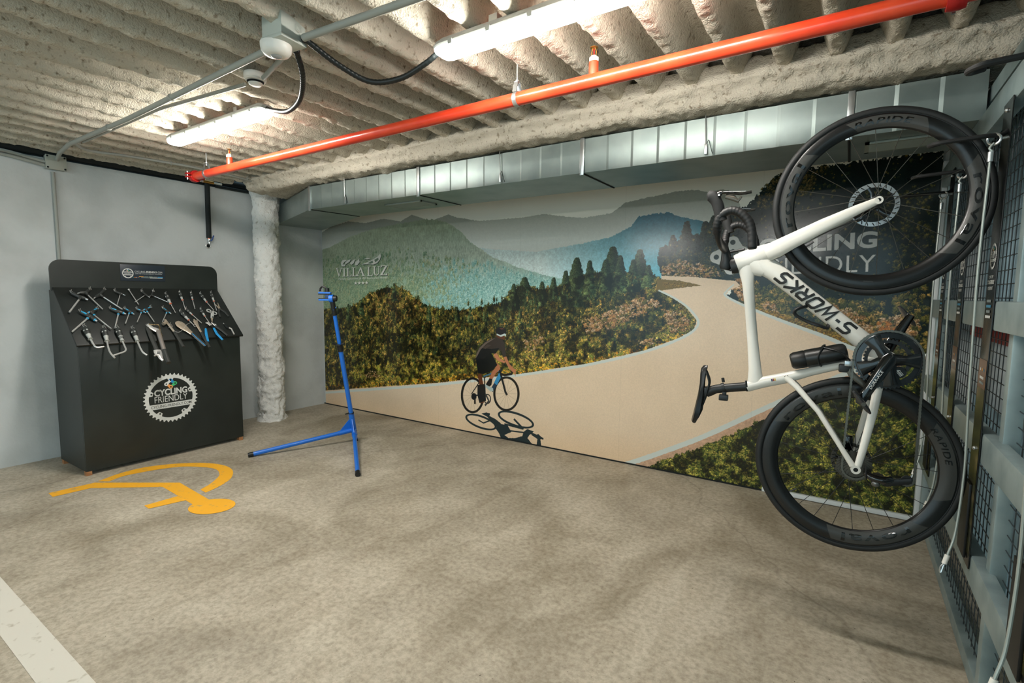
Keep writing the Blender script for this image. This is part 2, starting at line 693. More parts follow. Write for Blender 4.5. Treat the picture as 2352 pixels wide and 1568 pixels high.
# column
cx_, cy_, cr_ = -5.235, 3.15, 0.128
zz = np.concatenate([np.arange(0.0, 2.52, 0.0125), [2.52]])
na = 72
A = np.linspace(0, 2 * np.pi, na, endpoint=False)
ZZ, AA = np.meshgrid(zz, A, indexing='ij')
p = np.stack([np.cos(AA).ravel() * cr_, np.sin(AA).ravel() * cr_, ZZ.ravel()], 1)
rough = 1.0 + 0.8 * np.clip(1 - ZZ.ravel() / 0.7, 0, 1)
d = ((fbm(p * 14, 3, 60) - 0.5) * 0.05 + (fbm(p * 44, 2, 66) - 0.5) * 0.022) * rough
rr = cr_ + d + 0.02 * np.exp(-ZZ.ravel() / 0.04) + 0.05 * np.exp(-(2.5 - ZZ.ravel()) / 0.05)
p[:, 0] = cx_ + np.cos(AA).ravel() * rr
p[:, 1] = cy_ + np.sin(AA).ravel() * rr
nz = len(zz)
i = np.arange(nz - 1)[:, None] * na + np.arange(na)[None, :]
j = np.arange(nz - 1)[:, None] * na + (np.arange(na)[None, :] + 1) % na
o = grid_object('column', p, np.stack([i, j, j + na, i + na], -1).reshape(-1, 4), M_spray_w, (cx_, cy_, 0))
tag(o, kind='structure', label='round column with lumpy white sprayed coating')

# dark recess above the side wall with the black lagged pipe
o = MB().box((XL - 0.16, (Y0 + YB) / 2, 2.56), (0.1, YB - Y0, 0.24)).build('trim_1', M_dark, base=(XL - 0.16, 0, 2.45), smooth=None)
tag(o, kind='structure', label='dark recess between side wall and ceiling')
o = MB().box(((XL + 0.42) / 2 - 0.01, 3.988, 0.006), (0.42 - XL, 0.012, 0.012)).build('baseboard_back', M_dark, base=(-2.5, 3.99, 0), smooth=None)
tag(o, kind='structure', label='thin dark joint under the mural')
o = MB().box((-0.02, 3.975, 0.02), (0.86, 0.03, 0.03), bev=0.004).build('trim_2', mat('white_trim', S(210, 216, 216), 0.5), base=(0, 3.975, 0))
tag(o, kind='structure', label='white trim strip at the foot of the mural')
o = MB().box((0.425, 3.97, 1.1), (0.03, 0.05, 2.2), bev=0.004).build('trim_3', mat('white_trim', S(210, 216, 216), 0.5), base=(0.425, 3.97, 0))
tag(o, kind='structure', label='upright white edging beside the mural and the cage')
# ------------------------------------------------------------------ mural print, painted by code into an image
MX0, MX1, MZ0, MZ1, MY = -5.432, 0.408, 0.012, 2.335, 3.985
CW, CH = 2600, int(round(2600 * (MZ1 - MZ0) / (MX1 - MX0)))
KX, KZ = CW / (MX1 - MX0), CH / (MZ1 - MZ0)


def cv(pts):
    """photo pixels -> canvas pixels"""
    out = []
    for p in pts:
        q = at(p, 1, MY)
        out.append(((q[0] - MX0) * KX, (MZ1 - q[2]) * KZ))
    return np.array(out)


def crop(pts, x, y, s):
    return [(x + a / s, y + b / s) for a, b in pts]


def lattice(cell, seed, sx=1.0, sy=1.0):
    """smooth value noise over the canvas"""
    r = np.random.default_rng(seed)
    cw, ch = cell * sx, cell * sy
    gw, gh = int(CW / cw) + 3, int(CH / ch) + 3
    G = r.random((gh, gw)).astype(np.float32)
    x = np.arange(CW) / cw
    y = np.arange(CH) / ch
    xi, yi = x.astype(int), y.astype(int)
    tx, ty = (x - xi).astype(np.float32), (y - yi).astype(np.float32)
    tx, ty = tx * tx * (3 - 2 * tx), ty * ty * (3 - 2 * ty)
    A = G[:, xi] * (1 - tx) + G[:, xi + 1] * tx
    return A[yi] * (1 - ty)[:, None] + A[yi + 1] * ty[:, None]


N64, N24, N10, N5, N3 = lattice(64, 1), lattice(24, 2), lattice(10, 3), lattice(5, 4), lattice(2.6, 5)
NV = lattice(5, 6, 0.8, 2.2)
FB = (N64 + 0.6 * N24 + 0.4 * N10 + 0.25 * N5) / 2.25
FF = (0.6 * N10 + 0.8 * N5 + 0.7 * N3) / 2.1
PXg, PYg = np.meshgrid(np.arange(CW, dtype=np.float32), np.arange(CH, dtype=np.float32))
IMG = np.zeros((CH, CW, 3), np.float32)


def c8(*c):
    return np.array(c, np.float32) / 255.0


def mask(pts, rough=0.0, is_canvas=False, off=(0.0, 0.0)):
    q = np.asarray(pts, float) if is_canvas else cv(pts)
    pad = int(rough) + 2
    x0, x1 = max(int(q[:, 0].min()) - pad, 0), min(int(q[:, 0].max()) + pad + 1, CW)
    y0, y1 = max(int(q[:, 1].min()) - pad, 0), min(int(q[:, 1].max()) + pad + 1, CH)
    if x1 <= x0 or y1 <= y0:
        return None, None
    sl = (slice(y0, y1), slice(x0, x1))
    X, Y = PXg[sl] + off[0], PYg[sl] + off[1]
    if rough:
        X = X + (FF[sl] - 0.5) * 2 * rough
        Y = Y + ((0.5 * N5[sl] + 0.5 * NV[sl]) - 0.5) * 2.4 * rough
    m = np.zeros(X.shape, bool)
    n = len(q)
    for i in range(n):
        ax, ay = q[i]
        bx, by = q[(i + 1) % n]
        if ay == by:
            continue
        m ^= ((ay > Y) != (by > Y)) & (X < (bx - ax) * (Y - ay) / (by - ay) + ax)
    return sl, m


SUBPX = ((-0.3, -0.1), (0.1, -0.3), (0.3, 0.1), (-0.1, 0.3))


def cover(polys):
    """soft-edged coverage of several canvas polygons"""
    buf = {}
    q = np.concatenate([np.asarray(p, float) for p in polys])
    x0, y0 = max(int(q[:, 0].min()) - 3, 0), max(int(q[:, 1].min()) - 3, 0)
    x1, y1 = min(int(q[:, 0].max()) + 4, CW), min(int(q[:, 1].max()) + 4, CH)
    if x1 <= x0 or y1 <= y0:
        return None, None
    tot = np.zeros((y1 - y0, x1 - x0), np.float32)
    for off in SUBPX:
        hit = np.zeros(tot.shape, bool)
        for p in polys:
            sl, m = mask(p, 0.0, True, off)
            if sl is not None:
                hit[sl[0].start - y0:sl[0].stop - y0, sl[1].start - x0:sl[1].stop - x0] |= m
        tot += hit * 0.25
    return (slice(y0, y1), slice(x0, x1)), tot


def fill(pts, col, rough=0.0, canvas=False, alpha=1.0):
    if not rough and not callable(col):
        sl, c = cover([pts if canvas else cv(pts)])
        if sl is not None:
            c = (c * alpha)[..., None]
            IMG[sl] = IMG[sl] * (1 - c) + np.asarray(col, np.float32) * c
        return
    sl, m = mask(pts, rough, canvas)
    if sl is None:
        return
    sub = IMG[sl]
    if callable(col):
        C = col(sl)
    else:
        C = np.broadcast_to(np.asarray(col, np.float32), sub.shape)
    sub[m] = sub[m] * (1 - alpha) + C[m] * alpha


def ramp_y(sl, y0, y1):
    return np.clip((PYg[sl] - y0) / (y1 - y0), 0, 1)[..., None]


STAMPS = []
_r = np.random.default_rng(77)
for k in range(20):
    g = np.linspace(-1, 1, 24)
    a, b = np.meshgrid(g, g)
    n1 = np.kron(_r.random((6, 6)), np.ones((4, 4)))
    n2 = np.kron(_r.random((12, 12)), np.ones((2, 2)))
    STAMPS.append((np.hypot(a, b) + 0.55 * (n1 - 0.5) + 0.6 * (n2 - 0.5)) < 0.82)


def scatter(pts, n, size, dark, light, seed, rough=6.0, aspect=1.0, keep=None, pers=None):
    """leafy clumps, lit from the upper left, painted top to bottom"""
    sl, m = mask(pts, rough)
    if sl is None:
        return
    ys, xs = np.nonzero(m)
    r = np.random.default_rng(seed)
    pick = r.choice(len(ys), min(n, len(ys)), replace=False)
    ys, xs = ys[pick] + sl[0].start, xs[pick] + sl[1].start
    if keep is not None:
        w = keep(xs, ys)
        ok = r.random(len(xs)) < w
        xs, ys = xs[ok], ys[ok]
    order = np.argsort(ys + r.random(len(ys)) * 20)
    dark, light = np.atleast_2d(dark), np.atleast_2d(light)
    for i in order:
        x, y = xs[i], ys[i]
        s = size * (0.5 + 1.3 * r.random() ** 1.6)
        if pers is not None:
            s *= pers(x, y)
        w, h = max(3, int(s)), max(3, int(s * aspect))
        x0, y0 = x - w // 2, y - h // 2
        a0, b0 = max(0, -x0), max(0, -y0)
        x1, y1 = min(x0 + w, CW), min(y0 + h, CH)
        if x1 - x0 - a0 < 2 or y1 - y0 - b0 < 2:
            continue
        st = STAMPS[r.integers(20)]
        ky = (np.arange(b0, y1 - y0) * 24 // h)
        kx = (np.arange(a0, x1 - x0) * 24 // w)
        mm = st[ky][:, kx]
        sub = IMG[y0 + b0:y1, x0 + a0:x1]
        t = np.clip(0.52 - 0.75 * (ky[:, None] / 24.0 - 0.35) - 0.5 * (kx[None, :] / 24.0 - 0.4) + 1.15 * (N3[y0 + b0:y1, x0 + a0:x1] - 0.5), 0, 1)[..., None]
        cd, cl = dark[r.integers(len(dark))], light[r.integers(len(light))]
        C = cd * (1 - t) + cl * t
        sub[mm] = C[mm]


# sky and haze
t = np.clip(PYg / (0.42 * CH), 0, 1)[..., None]
IMG[:] = c8(232, 229, 214) * (1 - t) + c8(236, 240, 232) * t

# far ridges
def hazy(top, bot, y0, y1, tex=0.05):
    def f(sl):
        k = ramp_y(sl, y0, y1)
        return (top * (1 - k) + bot * k) * (1 + tex * 2 * (FF[sl] - 0.5)[..., None])
    return f


def crow(px, y):
    return float(cv([(px, y)])[0, 1])


fill([(722, 545), (760, 520), (800, 508), (840, 512), (880, 502), (920, 508), (945, 493), (968, 500), (990, 507), (1030, 492), (1048, 499), (1100, 507), (1200, 499), (1250, 491), (1300, 497), (1340, 500), (1404, 489), (1436, 465), (1480, 455), (1560, 438), (1600, 436), (1625, 441), (1660, 434), (1685, 440), (1700, 470), (1700, 640), (722, 640)],
     hazy(c8(162, 164, 152), c8(230, 236, 230), crow(1200, 495), crow(1200, 560), 0.03), 2)
# blue valley and teal hill
fill([(1040, 560), (1130, 572), (1230, 578), (1330, 560), (1400, 545), (1449, 520), (1465, 497), (1500, 491), (1535, 487), (1552, 493), (1567, 499), (1615, 508), (1660, 515), (1660, 660), (1040, 690)],
     lambda sl: (lambda k, w: (c8(30, 92, 112) * (1 - k) + c8(118, 196, 216) * k) * (1 - w) + (c8(214, 232, 230)) * w)(
         ramp_y(sl, crow(1540, 490), crow(1540, 570)), np.clip((cv([(1480, 560)])[0, 0] - PXg[sl]) / 420.0, 0, 1)[..., None]) * (1 + 0.26 * (FF[sl] - 0.5)[..., None]), 3)
# wooded mountain
def mountain(sl):
    k = ramp_y(sl, crow(950, 510), crow(950, 690))
    w = np.clip((PXg[sl] - cv([(800, 600)])[0, 0]) / (cv([(1180, 600)])[0, 0] - cv([(800, 600)])[0, 0]), 0, 1)[..., None]
    a = c8(166, 174, 148) * (1 - w) + c8(132, 142, 118) * w
    b = c8(140, 162, 130) * (1 - w) + c8(152, 200, 198) * w
    C = a * (1 - k) + b * k
    haze = np.clip(1 - np.abs(k - 0.42) / 0.32, 0, 1) * (0.35 + 0.65 * w) * 0.62
    C = C * (1 - haze) + c8(216, 222, 204) * haze
    n = (0.5 * NV[sl] + 0.35 * N5[sl] + 0.3 * N24[sl] - 0.575)[..., None]
    return C * (1 + (0.22 + 0.25 * k) * n)


fill([(722, 580), (760, 566), (800, 545), (840, 530), (880, 520), (930, 511), (975, 503), (1000, 504), (1020, 508), (1040, 518), (1062, 535), (1080, 556), (1110, 575), (1130, 590), (1160, 600), (1185, 612), (1240, 628), (1290, 640), (1340, 655), (1340, 740), (722, 760)], mountain, 5)
scatter([(722, 600), (900, 560), (1080, 600), (1240, 640), (1330, 660), (1330, 720), (722, 740)], 5200, 12, [c8(112, 140, 112), c8(122, 148, 118), c8(100, 130, 106)], [c8(168, 188, 152), c8(182, 198, 164), c8(150, 176, 142), c8(190, 190, 148)], 3, 5, 1.5,
        keep=lambda xs, ys: np.clip((ys - crow(950, 560)) / (crow(950, 650) - crow(950, 560)), 0.0, 1) * np.clip((cv([(1120, 640)])[0, 0] - xs) / 420.0, 0.0, 1))
scatter([(900, 600), (1080, 590), (1240, 636), (1330, 660), (1330, 720), (900, 740)], 3600, 12, [c8(102, 150, 144), c8(112, 164, 160)], [c8(176, 214, 206), c8(164, 200, 188), c8(192, 222, 214)], 9, 5, 1.5,
        keep=lambda xs, ys: np.clip((ys - crow(1080, 580)) / (crow(1080, 660) - crow(1080, 580)), 0.0, 1) * np.clip((xs - cv([(960, 640)])[0, 0]) / 420.0, 0.0, 1))

# forest on the near slope
FOREST = [(722, 712), (800, 706), (830, 690), (850, 672), (880, 662), (905, 657), (925, 662), (945, 676), (965, 692), (990, 705), (1030, 710), (1060, 712), (1100, 706), (1150, 694), (1170, 672), (1195, 655), (1215, 660), (1250, 664), (1290, 655), (1310, 640), (1340, 630), (1380, 625), (1420, 625), (1450, 625), (1490, 628), (1520, 640), (1545, 670), (1560, 690), (1590, 715), (1604, 738), (1592, 760), (1560, 778), (1480, 806), (1350, 836), (1200, 858), (1000, 881), (722, 903)]
fill(FOREST, lambda sl: (c8(34, 44, 28) * np.ones(IMG[sl].shape, np.float32)) * (0.7 + 0.7 * FF[sl][..., None]), 9)
DK = [c8(32, 38, 22), c8(44, 48, 26), c8(56, 58, 30)]
GOLD = [c8(196, 156, 80), c8(168, 136, 66), c8(138, 122, 58), c8(224, 178, 100), c8(112, 110, 52)]
GREEN = [c8(96, 98, 46), c8(112, 108, 50), c8(74, 84, 44), c8(130, 120, 56)]
scatter(FOREST, 5200, 17, DK, GREEN + GOLD[1:3], 4, 7, 1.25)
scatter(FOREST, 3400, 11, DK, GOLD, 5, 7, 1.0, keep=lambda xs, ys: np.clip(0.15 + 1.5 * (FB[ys, xs] - 0.36), 0.05, 1))
scatter([(850, 675), (905, 660), (945, 680), (985, 712), (1010, 740), (860, 760), (830, 715)], 700, 9, [c8(60, 52, 28)], [c8(176, 140, 84), c8(150, 120, 66), c8(130, 118, 62)], 6, 5)
# strip of bright scrub along the road
scatter([(722, 845), (1000, 830), (1200, 800), (1400, 770), (1540, 745), (1592, 755), (1560, 776), (1480, 804), (1350, 834), (1200, 856), (1000, 879), (722, 901)], 2300, 12, [c8(52, 58, 26), c8(70, 70, 30)], [c8(168, 146, 62), c8(140, 140, 56), c8(184, 150, 72), c8(104, 118, 50)], 7, 4)
scatter([(722, 888), (1000, 866), (1200, 846), (1350, 822), (1480, 795), (1560, 765), (1592, 752), (1565, 776), (1480, 805), (1350, 835), (1200, 857), (1000, 880), (722, 902)], 900, 8, [c8(150, 96, 30), c8(120, 96, 36)], [c8(226, 164, 52), c8(206, 160, 66), c8(150, 140, 58)], 8, 2, 0.7)


def conifer(x, yt, yb, w, seed, dark=(26, 42, 32), light=(78, 92, 58)):
    r = np.random.default_rng(seed)
    q = cv([(x, yt), (x, yb), (x - w / 2, yb), (x + w / 2, yb)])
    cx, y0, y1 = q[0, 0], q[0, 1], q[1, 1]
    hw = (q[3, 0] - q[2, 0]) / 2
    n = int((y1 - y0) * hw / 3.2)
    for i in range(n):
        t = (i + 0.5) / n
        t = t ** 0.8
        y = y0 + (y1 - y0) * t
        half = hw * (0.06 + 0.94 * t ** 0.85) * (0.55 + 0.5 * ((t * 7 + seed * 0.37) % 1)) * (0.8 + 0.4 * r.random())
        dx = (r.random() * 2 - 1) * half
        s = int(3 + hw * 0.15)
        xi, yi = int(cx + dx), int(y)
        if not (s < xi < CW - s and s < yi < CH - s):
            continue
        st = STAMPS[r.integers(20)]
        k = (np.arange(2 * s) * 24 // (2 * s))
        mm = st[k][:, k]
        lit = np.clip(0.45 - 0.5 * dx / (half + 1) + 0.5 * (r.random() - 0.5), 0, 1)
        C = c8(*dark) * (1 - lit) + c8(*light) * lit
        IMG[yi - s:yi + s, xi - s:xi + s][mm] = (C * (0.65 + 0.7 * N3[yi - s:yi + s, xi - s:xi + s][..., None]))[mm]


for i, (x, yt, yb, w) in enumerate([(1325, 597, 700, 52), (1355, 602, 690, 34), (1408, 572, 660, 56), (1392, 600, 680, 40), (1425, 590, 670, 36), (1470, 577, 660, 50), (1455, 600, 668, 34), (1490, 612, 660, 30), (1300, 625, 690, 30), (1272, 640, 690, 24),
                                    (1205, 642, 700, 46), (1180, 655, 710, 30), (1245, 650, 700, 28), (1225, 668, 710, 24), (1160, 690, 730, 22), (1115, 702, 735, 14), (1080, 706, 740, 14), (1050, 706, 735, 12), (985, 704, 735, 12), (830, 690, 722, 12), (800, 700, 735, 14), (775, 705, 740, 14), (905, 652, 690, 12), (1150, 725, 770, 20), (1195, 715, 760, 18)]):
    conifer(x, yt, yb, w, 200 + i)
scatter([(1150, 740), (1330, 690), (1480, 668), (1540, 690), (1590, 725), (1590, 750), (1480, 800), (1200, 845), (1150, 800)], 2300, 11, DK, GOLD + GREEN, 12, 5, keep=lambda xs, ys: np.clip(0.2 + 1.7 * (N64[ys, xs] - 0.35), 0.08, 1))


def modulate(pts, fld, a, b, rough=4, tint=(1, 1, 1)):
    sl, m = mask(pts, rough)
    f = np.clip((fld[sl] - 0.30) / 0.40, 0, 1)
    f = f * f * (3 - 2 * f)
    k = (a + (b - a) * f)[..., None] * np.array(tint, np.float32)
    sub = IMG[sl]
    sub[m] = (sub * k)[m]


MODF = 0.45 * N24 + 0.30 * N64 + 0.35 * N10 - 0.05
modulate(FOREST, MODF, 0.50, 1.50, tint=(1.04, 1.0, 0.92))


scatter(FOREST, 2600, 9, [c8(60, 56, 28)], GOLD[:2] + [c8(226, 184, 104)], 60, 6, 1.1, keep=lambda xs, ys: np.clip(3.2 * (MODF[ys, xs] - 0.50), 0.0, 1))
scatter([(722, 715), (1000, 712), (1330, 640), (1480, 640), (1400, 730), (1100, 790), (722, 820)], 1500, 11, [c8(26, 36, 22)], [c8(92, 92, 44), c8(112, 102, 48), c8(70, 80, 44)], 61, 5, 2.2, keep=lambda xs, ys: np.clip(2.5 * (N24[ys, xs] - 0.45), 0.0, 1))


# orange rock faces
def rocks(pts, n, size, seed):
    scatter(pts, n, size, [c8(104, 78, 48), c8(130, 94, 58), c8(84, 66, 42)], [c8(234, 196, 152), c8(218, 164, 104), c8(242, 214, 180), c8(204, 148, 88)], seed, 6, 0.7)
    scatter(pts, n // 6, size * 0.9, DK, GOLD, seed + 500, 9, 0.9)


rocks([(1338, 735), (1360, 728), (1400, 715), (1430, 700), (1470, 682), (1510, 688), (1520, 700), (1480, 715), (1440, 735), (1400, 755), (1345, 762)], 420, 13, 20)
rocks([(1520, 710), (1560, 715), (1585, 735), (1575, 760), (1540, 760), (1530, 735)], 130, 12, 21)
rocks([(1200, 785), (1230, 770), (1250, 775), (1235, 800), (1210, 805)], 60, 11, 22)
rocks([(1465, 782), (1500, 778), (1500, 790), (1470, 794)], 40, 10, 23)
rocks([(820, 860), (850, 850), (880, 853), (870, 866), (830, 870)], 50, 9, 24)

# dark wooded slope on the right
SLOPE = [(1510, 602), (1513, 570), (1538, 562), (1545, 545), (1560, 552), (1575, 516), (1592, 540), (1610, 542), (1622, 516), (1645, 498), (1690, 482), (1720, 470), (1745, 440), (1765, 420), (1800, 392), (1900, 380), (2166, 345), (2166, 800), (2120, 815), (2040, 820), (1967, 800), (1893, 768), (1800, 735), (1720, 705), (1668, 680), (1690, 655), (1600, 640), (1520, 634)]
fill(SLOPE, lambda sl: c8(25, 36, 33) * (0.75 + 0.5 * FB[sl][..., None]) * np.ones(IMG[sl].shape, np.float32), 7)
for i, (x, yt, yb, w) in enumerate([(1546, 543, 600, 34), (1578, 512, 600, 46), (1620, 512, 600, 40), (1640, 500, 600, 50), (1600, 540, 610, 36), (1665, 496, 600, 46)]):
    conifer(x, yt, yb, w, 300 + i, (20, 32, 30), (48, 60, 48))
scatter([(1520, 590), (1660, 560), (1740, 560), (1740, 640), (1600, 636), (1522, 630)], 260, 10, [c8(36, 42, 28)], [c8(92, 86, 48), c8(110, 98, 54)], 30, 4)
scatter(SLOPE, 1500, 10, [c8(24, 34, 28)], [c8(70, 78, 44), c8(92, 90, 48), c8(52, 66, 46)], 31, 5, keep=lambda xs, ys: np.clip(1.8 * (FB[ys, xs] - 0.44), 0.0, 1))
scatter(SLOPE, 1500, 6, [c8(70, 64, 30)], [c8(150, 128, 60), c8(128, 118, 60), c8(176, 146, 70)], 32, 4, keep=lambda xs, ys: np.clip(3.2 * (FB[ys, xs] - 0.47), 0.0, 1))
# sunlit leaves along the upper edge and by the cage
scatter([(1742, 440), (1800, 395), (1900, 382), (1860, 440), (1790, 470), (1740, 480)], 260, 9, [c8(44, 44, 28)], [c8(140, 116, 66), c8(110, 98, 56)], 33, 5)
scatter([(1990, 440), (2150, 420), (2140, 620), (2040, 620)], 260, 8, [c8(40, 44, 26)], [c8(138, 122, 58), c8(108, 104, 52)], 34, 5)
# bushes and rocks at the foot of the slope
LOW = [(1690, 665), (1740, 650), (1900, 690), (2040, 690), (2166, 640), (2166, 815), (2040, 822), (1967, 803), (1893, 770), (1800, 738), (1720, 707), (1668, 682)]
scatter(LOW, 1900, 14, DK, GOLD + GREEN, 35, 5, keep=lambda xs, ys: np.clip(0.25 + 1.6 * (N64[ys, xs] - 0.3), 0.1, 1))
rocks([(1520, 612), (1560, 600), (1600, 603), (1640, 612), (1655, 632), (1600, 640), (1522, 634)], 330, 9, 36)
rocks([(1680, 650), (1700, 640), (1730, 655), (1735, 690), (1705, 690), (1690, 675)], 130, 12, 37)
rocks([(1750, 690), (1780, 700), (1790, 720), (1755, 712)], 50, 10, 38)
rocks([(1910, 700), (1960, 715), (2010, 735), (2080, 720), (2115, 745), (2090, 775), (2020, 780), (1950, 760)], 240, 15, 39)
scatter([(2010, 748), (2035, 735), (2060, 750), (2045, 772), (2020, 770)], 22, 12, [c8(150, 90, 36)], [c8(214, 140, 62)], 40, 8)
scatter([(1680, 690), (1800, 725), (1967, 785), (1990, 806), (1893, 768), (1800, 737), (1720, 706)], 400, 10, [c8(80, 62, 28)], [c8(190, 146, 62), c8(150, 134, 58)], 41, 3)

# road with pale edge lines
ROADC = lambda sl: (c8(224, 202, 174) + (N64[sl] - 0.5)[..., None] * 0.02) * (1 + 0.05 * (N3[sl] - 0.5)[..., None]) * (1 - 0.06 * np.clip((PYg[sl] - crow(900, 900)) / 160.0, 0, 1)[..., None] * np.array([0.0, 0.7, 1.6], np.float32))
fill([(1518, 632), (1600, 636), (1690, 645), (1700, 655), (1672, 668), (1667, 678), (1720, 703), (1800, 735), (1893, 768), (1967, 798), (2040, 818), (2120, 814), (2120, 830), (1960, 852), (1870, 890), (1770, 932), (1620, 1002), (1500, 1047), (1415, 1072), (1300, 1060), (740, 940), (722, 898), (1000, 879), (1200, 857), (1350, 834), (1480, 804), (1560, 775), (1592, 757), (1600, 736), (1575, 705), (1540, 680), (1512, 664), (1540, 660), (1610, 655), (1560, 648), (1520, 645)], ROADC, 1.2)
fill([(1508, 640), (1560, 644), (1612, 655), (1560, 661), (1508, 668)], c8(120, 100, 50), 1.5)
scatter([(1520, 646), (1570, 648), (1608, 655), (1560, 659), (1525, 660)], 90, 7, [c8(90, 72, 36)], [c8(190, 150, 70)], 44, 1.5, 0.6)


def ribbon(pts, w0, w1, col, rough=0.8, alpha=1.0):
    q = cv(pts)
    t = np.gradient(q, axis=0)
    t /= np.linalg.norm(t, axis=1)[:, None] + 1e-9
    nrm = np.stack([-t[:, 1], t[:, 0]], 1)
    w = np.linspace(w0, w1, len(q))[:, None] / 2
    fill(np.concatenate([q + nrm * w, (q - nrm * w)[::-1]]), col, rough, True, alpha)


PALE = c8(204, 212, 206)
ribbon(smooth_path([(722, 903, 0), (1000, 883, 0), (1200, 860, 0), (1350, 837, 0), (1480, 807, 0), (1560, 778, 0), (1594, 757, 0), (1603, 736, 0), (1580, 706, 0), (1545, 682, 0), (1512, 666, 0)], 8)[:], 12, 6, PALE)
ribbon(smooth_path([(1686, 652, 0), (1668, 668, 0), (1668, 680, 0), (1720, 706, 0), (1800, 738, 0), (1893, 772, 0), (1967, 802, 0), (2060, 824, 0)], 8), 4, 14, PALE)
GRASS = [(1440, 1085), (1500, 1056), (1620, 1014), (1770, 944), (1870, 902), (1960, 862), (2130, 820), (2166, 800), (2166, 1210), (2090, 1210)]
fill([(1408, 1085), (1500, 1050), (1620, 1006), (1770, 936), (1870, 894), (1960, 856), (2130, 818), (2130, 862), (1870, 934), (1700, 1010), (1500, 1082), (1440, 1110)], lambda sl: c8(196, 160, 132) * (0.85 + 0.3 * FF[sl][..., None]) * np.ones(IMG[sl].shape, np.float32), 1.5)
ribbon(smooth_path([(1408, 1075, 0), (1500, 1045, 0), (1620, 1000, 0), (1770, 931, 0), (1870, 890, 0), (1960, 852, 0), (2120, 820, 0)], 8), 19, 12, PALE)
GRASS2 = [(1445, 1090), (1510, 1062), (1620, 1024), (1700, 990), (1770, 955), (1870, 912), (1960, 872), (2130, 826), (2166, 800), (2166, 1215), (2090, 1215)]
fill(GRASS2, lambda sl: c8(34, 44, 24) * (0.6 + 0.9 * FF[sl][..., None]) * np.ones(IMG[sl].shape, np.float32), 5)
scatter(GRASS2, 5200, 13, [c8(24, 34, 18), c8(40, 50, 22)], [c8(96, 104, 40), c8(150, 142, 62), c8(176, 158, 70), c8(74, 86, 36), c8(122, 122, 48)], 50, 4, 1.0, keep=lambda xs, ys: np.clip(0.35 + 1.5 * (FB[ys, xs] - 0.4), 0.12, 1))
scatter(GRASS2, 2600, 7, [c8(60, 62, 26)], [c8(198, 180, 84), c8(170, 160, 70), c8(130, 132, 54)], 51, 4, 1.0, keep=lambda xs, ys: np.clip(2.2 * (FB[ys, xs] - 0.42), 0.0, 1))

modulate(GRASS2, 0.6 * N24 + 0.4 * N10, 0.55, 1.35)
scatter(GRASS2, 1500, 6, [c8(90, 84, 36)], [c8(214, 196, 100), c8(190, 176, 84)], 52, 4, 1.0, keep=lambda xs, ys: np.clip(3.0 * (N24[ys, xs] - 0.5), 0.0, 1))

# ---- rider, photographed from behind (crop of the photo at 1000,700, scale 4.357)
def rc(pts):
    return crop(pts, 1000, 700, 4.357)


def ell(cx, cy, rx, ry, rot=0.0, n=40):
    return [(cx + rx * math.cos(a) * math.cos(rot) - ry * math.sin(a) * math.sin(rot), cy + rx * math.cos(a) * math.sin(rot) + ry * math.sin(a) * math.cos(rot)) for a in np.linspace(0, 2 * math.pi, n, endpoint=False)]


def oval(cx, cy, rx, ry, w, col, rot=0.0, conv=rc):
    a, b = cv(conv(ell(cx, cy, rx, ry, rot, 56))), cv(conv(ell(cx, cy, rx - w, ry - w, rot, 56)))
    q = np.concatenate([a, a[:1], b[:1], b[::-1], b[:1] * 0 + b[-1:]])
    q = np.concatenate([a, a[:1], b[:1], b[1:][::-1], b[:1]])
    fill(q, col, 0, True)


def stroke(pts, w, col, conv=rc):
    q = [conv([p])[0] for p in pts]
    ribbon(q, w, w, col, 0)


SH = c8(30, 46, 50)
fill(rc([(600, 1230), (650, 1190), (720, 1200), (760, 1270), (690, 1300), (730, 1330), (800, 1330), (870, 1310), (880, 1270), (920, 1240), (985, 1265), (940, 1300), (920, 1330), (990, 1420), (1060, 1425), (1130, 1445), (1000, 1430), (700, 1362), (660, 1345), (640, 1290)]), SH, 0.6)
fill(rc([(1000, 1300), (1030, 1290), (1080, 1340), (1050, 1345), (1060, 1425), (1010, 1415), (1020, 1340), (960, 1300), (970, 1280)]), SH, 0.5)
fill(rc([(460, 1085), (510, 1075), (548, 1085), (540, 1110), (600, 1140), (650, 1180), (690, 1230), (640, 1240), (590, 1200), (520, 1120)]), SH, 0.5)
oval(455, 1170, 165, 64, 19, SH, 0.36)
oval(805, 1145, 190, 70, 21, SH, 0.33)
stroke([(430, 1150), (480, 1180), (560, 1150)], 6, SH)
stroke([(690, 1190), (880, 1240)], 7, SH)
stroke([(690, 1250), (880, 1275)], 6, SH)
stroke([(785, 1140), (880, 1240)], 9, SH)
stroke([(900, 1260), (1000, 1300), (1080, 1340)], 8, SH)
BK = c8(30, 30, 28)
oval(372, 903, 118, 180, 22, BK, 0.0)
oval(710, 888, 132, 174, 22, BK, 0.0)
for k in range(14):
    a = k * math.pi / 7
    stroke([(372, 905), (372 + 96 * math.cos(a), 905 + 158 * math.sin(a))], 1.6, c8(190, 168, 142))
    stroke([(710, 888), (710 + 110 * math.cos(a), 888 + 152 * math.sin(a))], 1.6, c8(190, 168, 142))
fill(rc(ell(385, 915, 26, 34)), BK)
stroke([(395, 900), (395, 990)], 9, BK)
stroke([(360, 890), (440, 770)], 4, BK)
stroke([(370, 895), (490, 915)], 6, BK)
stroke([(440, 690), (460, 800), (440, 880), (470, 980)], 22, c8(96, 54, 32))
fill(rc([(420, 800), (490, 790), (495, 960), (440, 980), (420, 900)]), BK)
stroke([(490, 720), (500, 960)], 6, c8(24, 32, 36))
stroke([(480, 715), (655, 650)], 6, c8(60, 110, 140))
stroke([(600, 790), (650, 690)], 18, c8(54, 140, 190))
